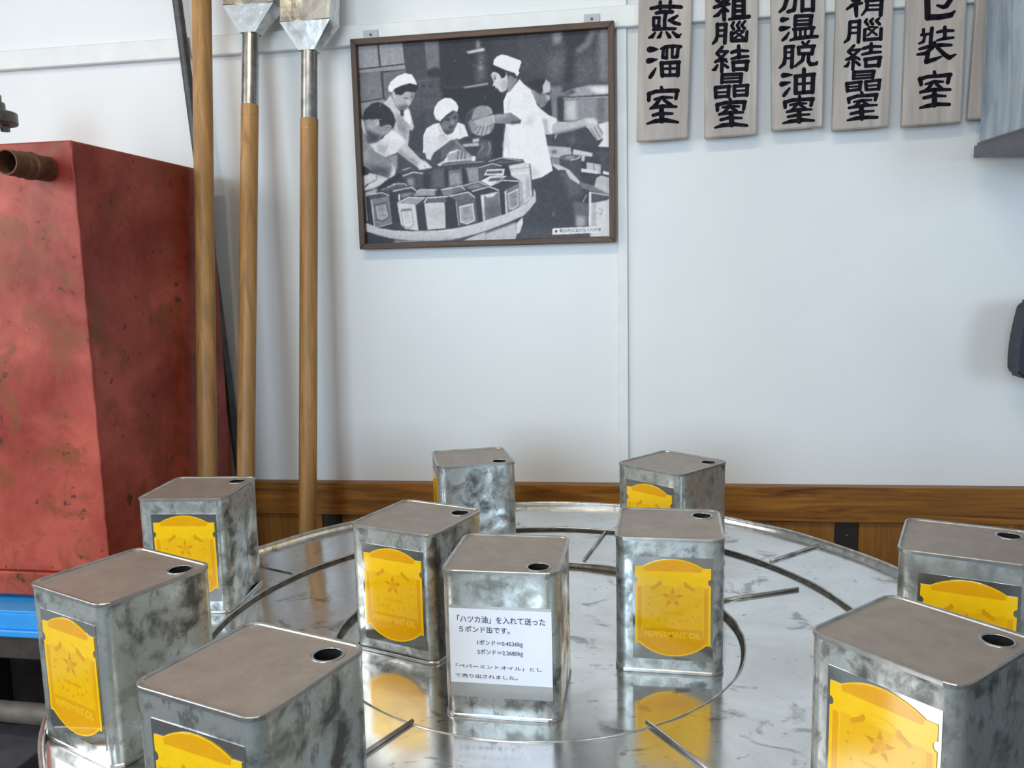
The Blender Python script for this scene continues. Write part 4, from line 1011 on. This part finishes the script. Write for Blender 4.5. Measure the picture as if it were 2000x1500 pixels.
    F('b', 36, [(985, 325), (1060, 345), (1175, 400), (1190, 440), (1150, 505), (1112, 515), (1085, 455), (1020, 420), (960, 415)], 0.8); F('b', 58, [(1190, 405), (1290, 430), (1335, 490), (1310, 525), (1240, 470), (1195, 465)], 1); L('b', 190, [(1175, 420), (1190, 520)], 14, 1)
    F('b', 238, [(995, 325), (1000, 260), (1040, 210), (1110, 178), (1180, 190), (1380, 262), (1392, 290), (1352, 410), (1368, 440), (1330, 488), (1300, 440), (1180, 402)]); L('b', 205, [(1150, 370), (1200, 325)], 8, 1); L('b', 212, [(1040, 330), (1330, 440)], 9, 1.5)
    # --- woman in the middle
    F('b', 226, [(20, 1310), (60, 1220), (160, 1160), (240, 1145), (300, 1270), (350, 1310), (430, 1280), (500, 1135), (595, 1170), (650, 1330), (520, 1400), (440, 1390), (300, 1560), (15, 1560)]); F('d', 214, [(945, -20), (1357, -20), (1357, 300), (1180, 395), (1050, 310), (990, 285), (958, 120)], 0.8)
    F('b', 192, [(228, 1320), (312, 1308), (330, 1370), (235, 1490)], 3); L('b', 150, [(235, 1325), (315, 1310)], 9, 0.8); L('b', 165, [(235, 1160), (250, 1260), (345, 1385)], 10, 1); L('b', 170, [(530, 1180), (540, 1310)], 10, 1)
    F('b', 116, [(250, 1110), (330, 1040), (430, 970), (492, 990), (507, 1060), (490, 1150), (440, 1250), (390, 1292), (340, 1302), (280, 1240)], 0.6); F('b', 72, [(245, 1105), (330, 1035), (425, 968), (445, 1000), (340, 1080), (275, 1155)], 1.5)
    F('b', 56, [(315, 1090), (380, 1078), (385, 1112), (330, 1118)], 1); F('b', 60, [(432, 1068), (482, 1048), (482, 1080), (442, 1092)], 1); F('b', 152, [(405, 1105), (440, 1100), (445, 1165), (400, 1165)], 2); F('b', 66, [(368, 1202), (440, 1185), (432, 1218), (380, 1222)], 1); F('b', 142, [(290, 1130), (330, 1130), (350, 1220), (310, 1230)], 4); F('b', 80, [(300, 1250), (440, 1250), (390, 1296), (340, 1304)], 2)
    F('b', 233, [(158, 1010), (170, 930), (220, 850), (310, 793), (400, 798), (470, 850), (507, 920), (492, 988), (430, 968), (330, 1038), (250, 1122), (190, 1090)])
    for x in (240, 300, 360, 420): L('b', 208, [(x, 850 + abs(x - 330) * 0.3), (x - 40 + (x - 300) * 0.3, 1020 - (x - 240) * 0.3)], 8, 1.5)
    F('d', 78, [(1052, 330), (1062, 270), (1100, 200), (1357, 20), (1357, 140), (1220, 335), (1120, 375)], 1); F('b', 118, [(300, 1500), (440, 1398), (520, 1375), (600, 1500), (560, 1600), (300, 1600)], 1)
    F('e', 104, [(-20, 160), (100, 40), (220, 5), (270, 90), (160, 120), (80, 210), (-20, 320)], 1); F('e', 165, [(60, 230), (220, 150), (420, 230), (430, 320), (100, 340)], 1)
    for x in (230, 280, 330): L('e', 80, [(x, 180), (x - 20, 320)], 12, 1)
    F('e', 235, [(70, 235), (110, 190), (220, 165), (205, 185), (120, 215)], 1)
    # --- bowl, hand and funnel
    F('e', 40, [(600, -40), (860, -20), (846, 280), (700, 290)], 2); F('e', 100, [(520, 40), (700, 30), (690, 270), (480, 280)], 3); L('e', 175, [(650, 50), (680, 130), (640, 240)], 14, 1.5); L('e', 170, [(545, 80), (570, 130), (480, 230)], 14, 1.5)
    ell('b', 104, 812, 1130, 210, 222, 1); F('b', 70, [(600, 1110), (620, 1030), (700, 985), (690, 1080), (648, 1130), (690, 1290), (640, 1262), (605, 1190)], 1.5); F('b', 145, [(640, 1140), (690, 1090), (1010, 1060), (1020, 1180), (960, 1290), (880, 1310), (740, 1300), (690, 1250)], 2)
    F('b', 150, [(695, 1065), (728, 960), (800, 903), (880, 898), (955, 935), (990, 1010), (900, 1055), (710, 1112)], 0.8); L('b', 190, [(900, 905), (960, 945), (985, 1010)], 16, 1); L('b', 100, [(700, 1110), (900, 1058), (990, 1015)], 10, 0.8)
    F('b', 172, [(715, 1115), (850, 1068), (1010, 1025), (1015, 1140), (930, 1180), (960, 1285), (900, 1305), (850, 1330), (740, 1310), (700, 1270), (770, 1175)], 0.8)
    for p in (((790, 1180), (720, 1270)), ((830, 1190), (770, 1300)), ((870, 1190), (830, 1320)), ((925, 1180), (890, 1300))): L('b', 92, p, 12, 0.8)
    F('b', 50, [(680, 1275), (820, 1345), (1000, 1290), (1000, 1340), (800, 1375), (700, 1355)], 2)
    F('b', 132, [(1010, 1030), (1150, 1018), (1240, 998), (1340, 1060), (1398, 1105), (1385, 1142), (1250, 1162), (1010, 1150)], 0.6); F('b', 172, [(1010, 1032), (1220, 1012), (1220, 1060), (1010, 1080)], 3); F('b', 70, [(1250, 1135), (1395, 1105), (1385, 1146), (1250, 1166)], 2); L('b', 225, [(1005, 1040), (1015, 1140)], 12, 0.8)
    F('b', 70, [(505, 1385), (600, 1338), (720, 1325), (810, 1350), (810, 1450), (560, 1460)], 1); F('b', 185, [(560, 1445), (800, 1418), (800, 1480), (600, 1488)], 1.2); F('b', 190, [(710, 1372), (805, 1355), (805, 1405), (712, 1422)], 1)
    F('e', 66, [(300, 125), (550, 110), (470, 255), (415, 255)], 1.5); L('e', 150, [(180, 40), (400, 250)], 20, 1); F('e', 228, [(415, 252), (468, 252), (470, 320), (418, 325)], 1)
    # --- woman at the left
    F('a', 196, [(450, 870), (555, 755), (620, 900), (700, 1000), (730, 1060), (820, 955), (855, 1100), (885, 1200), (862, 1255), (820, 1235), (810, 1420), (770, 1560), (540, 1560), (460, 1340), (560, 1250), (620, 1120), (580, 1000)], 0.8)
    F('a', 138, [(600, 990), (705, 1080), (800, 1200), (790, 1400), (700, 1300), (640, 1140)], 5); F('a', 236, [(735, 975), (800, 930), (840, 1080), (835, 1190), (745, 1090)], 1); L('a', 150, [(700, 1090), (860, 1240)], 10, 1); L('a', 130, [(640, 1120), (690, 1240)], 9, 1)
    F('a', 64, [(690, 960), (735, 975), (722, 1060), (692, 1035)], 1); F('a', 172, [(570, 700), (612, 738), (700, 752), (760, 706), (895, 712), (872, 800), (822, 900), (762, 950), (680, 962), (620, 900), (580, 820)], 0.6)
    F('a', 125, [(830, 722), (897, 712), (872, 802), (832, 860)], 2.5); F('a', 108, [(640, 905), (805, 890), (760, 955), (680, 965)], 2.5); L('a', 80, [(735, 800), (805, 798)], 12, 0.8); L('a', 90, [(830, 790), (870, 780)], 10, 0.8); L('a', 85, [(760, 905), (800, 905)], 9, 0.8); F('a', 200, [(780, 830), (815, 820), (815, 890), (785, 890)], 2)
    F('a', 44, [(598, 668), (700, 618), (820, 586), (925, 618), (932, 670), (902, 716), (760, 702), (705, 756), (612, 742)], 0.8); F('a', 190, [(575, 705), (600, 700), (625, 790), (590, 800)], 1.5)
    F('a', 237, [(513, 650), (548, 570), (640, 488), (750, 447), (845, 465), (903, 560), (917, 612), (820, 588), (700, 620), (610, 662), (562, 716), (520, 700)]); L('a', 208, [(620, 640), (800, 575)], 8, 1.5); L('a', 214, [(700, 480), (640, 600)], 8, 2)
    F('a', 230, [(555, 1255), (640, 1280), (745, 1365), (765, 1420), (640, 1520), (470, 1340)], 1.5)
    F('d', 216, [(165, 80), (290, 55), (400, -10), (690, 40), (600, 150), (560, 212), (420, 272), (260, 185)], 0.8); F('d', 172, [(290, 80), (480, 100), (425, 250), (300, 185)], 3); L('d', 235, [(475, 100), (420, 240)], 10, 0.8); F('d', 150, [(430, 260), (590, 220), (600, 430), (560, 430)], 2)
    F('d', 80, [(598, 210), (870, 390), (910, 500), (590, 500)], 1.5); F('d', 192, [(590, 165), (690, 60), (900, 282), (1000, 342), (1075, 405), (1040, 485), (930, 485), (870, 405), (740, 312), (600, 205)], 0.6); F('d', 140, [(600, 195), (745, 305), (875, 395), (890, 350), (740, 250), (620, 160)], 3); F('d', 218, [(870, 370), (960, 310), (1040, 385), (1000, 470), (920, 470)], 2.5)
    L('d', 110, [(960, 380), (1010, 440)], 8, 0.8)
    # --- table top, rim and cans
    F('d', 70, [(140, 700), (640, 480), (1357, 380), (1400, 640), (1400, 1300), (800, 1292), (320, 1240), (170, 1160)], 1); F('e', 68, [(-40, 640), (0, 350), (700, 330), (1240, 360), (1290, 800), (1280, 860), (900, 1060), (600, 1165), (-40, 1285)], 1)
    F('d', 84, [(640, 500), (800, 470), (950, 490), (1357, 400), (1357, 700), (820, 700)], 1); F('d', 150, [(720, 560), (820, 560), (820, 700), (730, 640)], 3); F('d', 48, [(950, 500), (1050, 500), (1050, 700), (960, 700)], 2); F('d', 105, [(1080, 440), (1250, 420), (1260, 680), (1090, 690)], 3); F('d', 46, [(1250, 430), (1315, 430), (1315, 680), (1255, 680)], 2)
    L('d', 212, [(660, 530), (810, 475), (950, 492)], 15, 0.7); L('d', 190, [(650, 450), (780, 410)], 14, 1); L('e', 205, [(-20, 340), (150, 320), (400, 290)], 16, 1); L('e', 175, [(0, 375), (330, 345), (600, 330)], 14, 1)
    F('e', 122, [(85, 450), (255, 435), (285, 660), (100, 680)], 1); F('e', 152, [(108, 495), (235, 482), (262, 640), (122, 655)], 1); F('e', 150, [(310, 415), (510, 400), (525, 600), (370, 625)], 1.2); L('e', 215, [(265, 400), (285, 640)], 8, 0.6); F('e', 42, [(270, 400), (330, 420), (380, 620), (300, 650)], 2)
    F('e', 96, [(515, 415), (720, 360), (840, 392), (640, 440), (600, 520), (540, 600), (525, 500)], 1); L('e', 212, [(515, 412), (715, 357), (838, 392)], 12, 0.6); L('e', 205, [(650, 330), (840, 275), (1130, 318)], 12, 0.7); L('e', 130, [(760, 345), (1000, 330), (1100, 330)], 12, 1)
    F('e', 205, [(935, 385), (1150, 345), (1225, 350), (1245, 480), (1275, 820), (1150, 945), (1110, 600), (975, 530)], 0.8); L('e', 150, [(960, 440), (1235, 410)], 10, 0.8); L('e', 232, [(980, 500), (1240, 480)], 20, 0.8); L('e', 120, [(1235, 360), (1275, 810)], 10, 0.7); F('e', 175, [(1180, 560), (1230, 520), (1240, 820), (1190, 880)], 2)
    F('e', 40, [(835, 385), (930, 392), (962, 480), (940, 535), (870, 440)], 1); F('e', 222, [(590, 520), (630, 440), (882, 428), (865, 525)], 0.6); F('e', 96, [(628, 465), (852, 452), (846, 494), (622, 500)], 0.8)
    F('e', 224, [(540, 600), (680, 528), (915, 532), (680, 668)], 0.6); F('e', 92, [(690, 560), (870, 546), (790, 598), (640, 600)], 1)
    F('e', 112, [(275, 668), (515, 608), (640, 662), (430, 728)], 0.8); L('e', 212, [(275, 668), (515, 608), (640, 662)], 12, 0.6); L('e', 165, [(380, 690), (480, 650), (520, 670), (440, 690)], 12, 1); F('e', 118, [(-20, 725), (265, 668), (330, 722), (100, 800), (-20, 790)], 0.8); L('e', 218, [(-20, 722), (265, 668), (328, 722)], 13, 0.6); F('e', 180, [(20, 745), (110, 735), (90, 790), (20, 780)], 3)
    F('d', 158, [(800, 800), (900, 715), (1155, 715), (1130, 800)], 0.8); L('d', 216, [(860, 755), (905, 716), (1155, 718)], 13, 0.6); F('d', 130, [(1190, 730), (1357, 690), (1357, 800), (1300, 800)], 1); L('d', 218, [(1195, 725), (1357, 690)], 14, 0.6); F('d', 60, [(1130, 720), (1200, 720), (1230, 800), (1120, 795)], 2)
    F('d', 96, [(400, 700), (500, 640), (690, 630), (720, 680), (540, 760), (470, 800)], 1.5); L('d', 205, [(380, 720), (500, 640), (690, 632), (725, 670)], 13, 0.8)
    # man's arm, cloth and tools at the left edge
    F('d', 208, [(95, 530), (200, 488), (310, 500), (470, 555), (410, 640), (120, 745)], 1); L('d', 120, [(160, 650), (300, 580), (310, 500)], 14, 1); L('d', 70, [(130, 690), (180, 640)], 14, 1); F('d', 175, [(150, 720), (320, 690), (300, 790), (140, 800)], 2); L('d', 70, [(110, 745), (250, 720)], 14, 1)
    F('d', 142, [(60, -20), (165, 70), (260, 180), (430, 272), (530, 350), (572, 440), (540, 545), (480, 570), (420, 520), (200, 445), (150, 400), (80, 385)], 0.8); F('d', 176, [(60, -20), (150, 60), (185, 300), (80, 375)], 5); F('d', 90, [(180, 370), (450, 420), (490, 520), (420, 532), (250, 480)], 4); F('d', 205, [(505, 335), (568, 430), (545, 548), (470, 565), (520, 450)], 1.5); F('d', 46, [(90, 388), (180, 430), (182, 505), (100, 522)], 1)
    F('d', 44, [(555, 520), (622, 488), (662, 540), (600, 595), (430, 695), (300, 705), (420, 600)], 1); L('d', 200, [(440, 690), (560, 640)], 16, 1.2)
    # man at the left, bending over
    F('a', 150, [(110, 1140), (190, 1270), (250, 1440), (340, 1520), (110, 1560)], 1); F('a', 216, [(110, 1050), (180, 1120), (232, 1345), (190, 1290), (120, 1150)], 1)
    F('a', 150, [(185, 1100), (390, 1080), (410, 1180), (520, 1158), (582, 1180), (530, 1292), (460, 1312), (385, 1402), (250, 1432), (228, 1330), (200, 1190)], 0.8); F('a', 190, [(320, 1130), (390, 1085), (402, 1150), (340, 1205)], 1.5); L('a', 95, [(340, 1160), (370, 1110)], 9, 0.8)
    F('a', 80, [(225, 1220), (330, 1292), (430, 1320), (375, 1402), (250, 1434)], 3); F('a', 180, [(240, 1140), (310, 1160), (320, 1260), (250, 1210)], 4); L('a', 90, [(500, 1215), (545, 1205)], 9, 0.8)
    F('a', 46, [(170, 1030), (200, 955), (290, 878), (370, 853), (450, 880), (540, 940), (592, 1020), (625, 1120), (592, 1245), (570, 1182), (520, 1160), (412, 1200), (388, 1085), (200, 1100)], 1); F('a', 66, [(300, 900), (420, 900), (450, 960), (330, 980)], 5)
    # front cans
    F('d', 52, [(140, 800), (225, 850), (292, 1232), (180, 1150)], 0.6); F('d', 132, [(220, 850), (480, 800), (530, 1182), (300, 1242)], 0.6); F('d', 92, [(140, 795), (380, 755), (480, 800), (225, 852)], 0.6); L('d', 215, [(138, 795), (380, 757), (480, 800)], 13, 0.6); L('d', 205, [(232, 855), (282, 1225)], 18, 0.6); L('d', 205, [(145, 810), (182, 1150)], 9, 0.6); L('d', 205, [(300, 1245), (525, 1180)], 9, 0.6)
    F('d', 58, [(478, 720), (545, 740), (600, 900), (640, 1160), (530, 1160)], 1); F('d', 62, [(535, 745), (862, 735), (720, 815), (610, 880), (600, 1150), (545, 1150)], 1); L('d', 222, [(530, 738), (790, 685), (862, 735)], 14, 0.6); F('d', 222, [(605, 780), (632, 780), (632, 868), (612, 872)], 0.8); F('d', 140, [(640, 770), (860, 745), (740, 810), (650, 840)], 1.5)
    def front(r, q, dark, fillv):
        F(r, dark, q, 0.6)
        c = np.array(q).mean(0); F(r, fillv, [tuple(c + (np.array(p) - c) * 0.86) for p in q], 0.8)
        t0, t1 = np.array(q[0]), np.array(q[1]); b0, b1 = np.array(q[-1]), np.array(q[-2]) if len(q) == 4 else np.array(q[2])
        for k, w, v in ((0.2, 16, fillv - 45), (0.36, 20, fillv - 38), (0.5, 14, fillv - 28), (0.62, 10, fillv - 22), (0.8, 12, fillv - 55)):
            a = t0 + (b0 - t0) * k; b = t1 + (b1 - t1) * k; L(r, v, [tuple(a + (b - a) * 0.25), tuple(a + (b - a) * 0.75)], w, 1.0, 0.75)
    front('d', [(275, 925), (440, 890), (492, 1095), (400, 1162), (305, 1132)], 90, 168)
    F('d', 160, [(595, 902), (750, 820), (990, 832), (870, 927), (650, 932)], 0.6); F('d', 208, [(592, 902), (845, 922), (897, 1282), (720, 1262), (650, 1202)], 0.6); F('d', 60, [(868, 927), (985, 842), (1008, 1270), (900, 1282)], 0.6); L('d', 225, [(592, 902), (750, 822), (990, 833)], 12, 0.6); front('d', [(640, 1000), (800, 990), (832, 1200), (770, 1265), (680, 1222)], 150, 212); F('d', 110, [(645, 990), (790, 975), (795, 1000), (650, 1010)], 1.5)
    F('d', 108, [(965, 902), (1010, 830), (1300, 810), (1262, 892)], 0.6); F('d', 200, [(970, 905), (1252, 893), (1287, 1252), (1020, 1272)], 0.6); L('d', 232, [(965, 900), (1010, 832), (1302, 812), (1262, 892)], 15, 0.6); F('d', 186, [(1020, 1000), (1240, 980), (1260, 1120), (1040, 1130)], 5); F('d', 56, [(1262, 890), (1305, 815), (1400, 830), (1400, 1245), (1290, 1250)], 0.8)
    F('e', 54, [(60, 820), (195, 880), (242, 1225), (60, 1255)], 0.8); F('e', 112, [(100, 812), (370, 750), (468, 830), (200, 872)], 0.6); F('e', 104, [(195, 872), (468, 832), (512, 1172), (240, 1225)], 0.6); L('e', 222, [(100, 812), (372, 752), (468, 832)], 14, 0.6); L('e', 190, [(200, 880), (243, 1222)], 12, 0.8); front('e', [(245, 950), (440, 905), (472, 1150), (360, 1202), (262, 1172)], 215, 165)
    F('e', 54, [(480, 790), (548, 790), (585, 1152), (512, 1165)], 0.8); F('e', 62, [(425, 748), (660, 680), (805, 730), (560, 792)], 0.6); L('e', 232, [(420, 746), (660, 678), (806, 732)], 14, 0.6); F('e', 126, [(590, 790), (798, 742), (836, 1082), (612, 1152)], 0.6); F('e', 222, [(590, 792), (790, 750), (720, 815), (640, 830)], 1.2); F('e', 216, [(545, 792), (592, 790), (614, 1152), (582, 1155)], 0.7); L('e', 205, [(800, 740), (836, 1080)], 10, 0.6); F('e', 105, [(620, 960), (830, 920), (835, 1080), (615, 1145)], 6)
    F('e', 56, [(805, 735), (882, 742), (897, 1062), (840, 1082)], 0.8); F('e', 62, [(770, 652), (850, 592), (1005, 608), (892, 692)], 0.6); L('e', 224, [(680, 668), (850, 590), (1132, 606)], 14, 0.6); F('e', 124, [(890, 722), (1082, 632), (1150, 942), (910, 1052)], 0.6); F('e', 172, [(1080, 618), (1132, 604), (1152, 942), (1100, 965)], 0.8); F('e', 202, [(880, 742), (906, 735), (926, 1052), (898, 1062)], 0.7); front('e', [(925, 775), (1072, 700), (1088, 940), (1010, 990), (948, 1000)], 205, 155)
    # rim band, base, floor
    F('d', 196, [(160, 1178), (330, 1250), (560, 1285), (800, 1296), (1400, 1282), (1400, 1425), (800, 1422), (500, 1385), (165, 1292)], 0.8); F('e', 198, [(-40, 1288), (250, 1250), (500, 1192), (900, 1062), (1180, 932), (1290, 812), (1292, 700), (1322, 762), (1326, 882), (1250, 982), (1150, 1082), (900, 1192), (500, 1335), (250, 1395), (-40, 1425)], 0.8)
    L('d', 225, [(160, 1180), (330, 1252), (560, 1288), (800, 1298), (1400, 1284)], 10, 0.8); L('e', 225, [(-40, 1290), (250, 1252), (500, 1194), (900, 1064), (1180, 934), (1292, 812)], 10, 0.8)
    F('d', 170, [(300, 1320), (800, 1390), (1400, 1390), (1400, 1425), (800, 1422), (300, 1345)], 4)
    F('d', 58, [(160, 1300), (300, 1350), (560, 1405), (560, 1490), (160, 1490)], 1); F('d', 150, [(560, 1415), (900, 1432), (900, 1490), (560, 1490)], 2); F('e', 88, [(-40, 1430), (250, 1400), (620, 1300), (620, 1340), (250, 1440), (-40, 1450)], 1.5)
    F('e', 190, [(300, 1425), (500, 1345), (1040, 1165), (1060, 1335), (1030, 1450), (300, 1450)], 0.8); F('e', 90, [(620, 1305), (1050, 1150), (1050, 1175), (620, 1330)], 1.5); F('e', 216, [(1050, 1190), (1140, 1100), (1142, 1185), (1100, 1320), (1055, 1335)], 0.7); L('e', 150, [(620, 1320), (620, 1440)], 10, 1)
    # caption strip
    F('f', 234, [(378, 1290), (395, 1280), (1010, 1256), (1020, 1335), (380, 1362)], 0.5); ell('f', 95, 428, 1316, 17, 19, 0.5)
    for x, y in (('c', 0),): pass
    rs = np.random.RandomState(3)
    g = gauss(rs.randn(Hd, Wd), 1.1) * 2.9 * 4.2 + rs.randn(Hd, Wd) * 2.0
    cv += g + gauss(rs.randn(Hd, Wd), 3.2) * 11.3 * 3.2 * (0.8 + 0.2 * cv / 255.0)
    for _ in range(26):
        i, j = rs.randint(4, Hd - 4), rs.randint(4, Wd - 4); cv[i:i + 2, j:j + 2] = 225
    q = np.clip((cv - 40) / 200, -0.05, 1.05); cv = 27 + 223 * (0.6 * q + 0.4 * np.clip(q, 0, 1) ** 2 * (3 - 2 * np.clip(q, 0, 1)))
    cv = np.clip(cv, 22, 248)
    # sample onto a grid laid over the print
    src = np.array([(0, 1), (1, 1), (1, 0), (0, 0)], float); dst = np.array([(689, 88), (1190, 51), (1193, 464), (713.5, 476)], float)
    Am, bv = [], []
    for (u, v), (x, y) in zip(src, dst):
        Am += [[u, v, 1, 0, 0, 0, -u * x, -v * x], [0, 0, 0, u, v, 1, -u * y, -v * y]]; bv += [x, y]
    h = np.linalg.solve(np.array(Am), np.array(bv))
    NXg, NYg = 400, 324
    gu, gv = np.meshgrid(np.linspace(0, 1, NXg), np.linspace(0, 1, NYg))
    w = h[6] * gu + h[7] * gv + 1
    px, py = ((h[0] * gu + h[1] * gv + h[2]) / w - X0) * s, ((h[3] * gu + h[4] * gv + h[5]) / w - Y0) * s
    ix = np.clip(px.astype(int), 0, Wd - 2); iy = np.clip(py.astype(int), 0, Hd - 2); fx = np.clip(px - ix, 0, 1); fy = np.clip(py - iy, 0, 1)
    val = (cv[iy, ix] * (1 - fx) + cv[iy, ix + 1] * fx) * (1 - fy) + (cv[iy + 1, ix] * (1 - fx) + cv[iy + 1, ix + 1] * fx) * fy
    t = val / 255.0
    rgb = np.stack([t * 1.0 + 0.004, t * 0.985, np.minimum(1, t * 0.985 + 0.035 * (1 - t))], -1)
    lin = np.where(rgb <= 0.04045, rgb / 12.92, ((np.maximum(rgb, 0) + 0.055) / 1.055) ** 2.4) * 0.92
    return gu, gv, lin

def print_mesh(x0, x1, z0, z1, y):
    gu, gv, lin = paint_print()
    ny, nx = gu.shape
    co = np.stack([x0 + gu * (x1 - x0), np.full(gu.shape, y), z0 + gv * (z1 - z0)], -1).reshape(-1, 3)
    i = np.arange((ny - 1) * nx).reshape(ny - 1, nx)[:, :-1].ravel()
    fc = np.stack([i, i + 1, i + 1 + nx, i + nx], -1)
    me = bpy.data.meshes.new('print')
    me.vertices.add(len(co)); me.vertices.foreach_set('co', co.ravel())
    me.loops.add(fc.size); me.loops.foreach_set('vertex_index', fc.ravel())
    me.polygons.add(len(fc)); me.polygons.foreach_set('loop_start', np.arange(0, fc.size, 4))
    me.update()
    at = me.color_attributes.new('tone', 'FLOAT_COLOR', 'POINT')
    at.data.foreach_set('color', np.concatenate([lin.reshape(-1, 3), np.ones((len(co), 1))], 1).astype(np.float32).ravel())
    m, nt, b = mat_new('black_and_white_print')
    a = nt.nodes.new('ShaderNodeAttribute'); a.attribute_name = 'tone'
    nt.links.new(a.outputs['Color'], b.inputs['Base Color']); setp(b, roughness=0.42, spec=0.3)
    me.materials.append(m)
    return me
o = obj('print', print_mesh(bw - 0.002, fw_ - bw + 0.002, bw - 0.002, fh_ - bw + 0.002, 0.0140), None, pf)
o['label'] = 'black and white photograph of five workers filling square cans on a round table'
bm = bmesh.new(); add_text(bm, '輸出用白油の缶入れ作業', 0.0, 0.0885, 0.0, 0.0082, 0.0136, 0.004)
cap = ink('caption', bm, plain('grey_caption_ink', (0.16, 0.16, 0.17), 0.6), pf)
cap.location = (0.4390, 0, 0.0236)
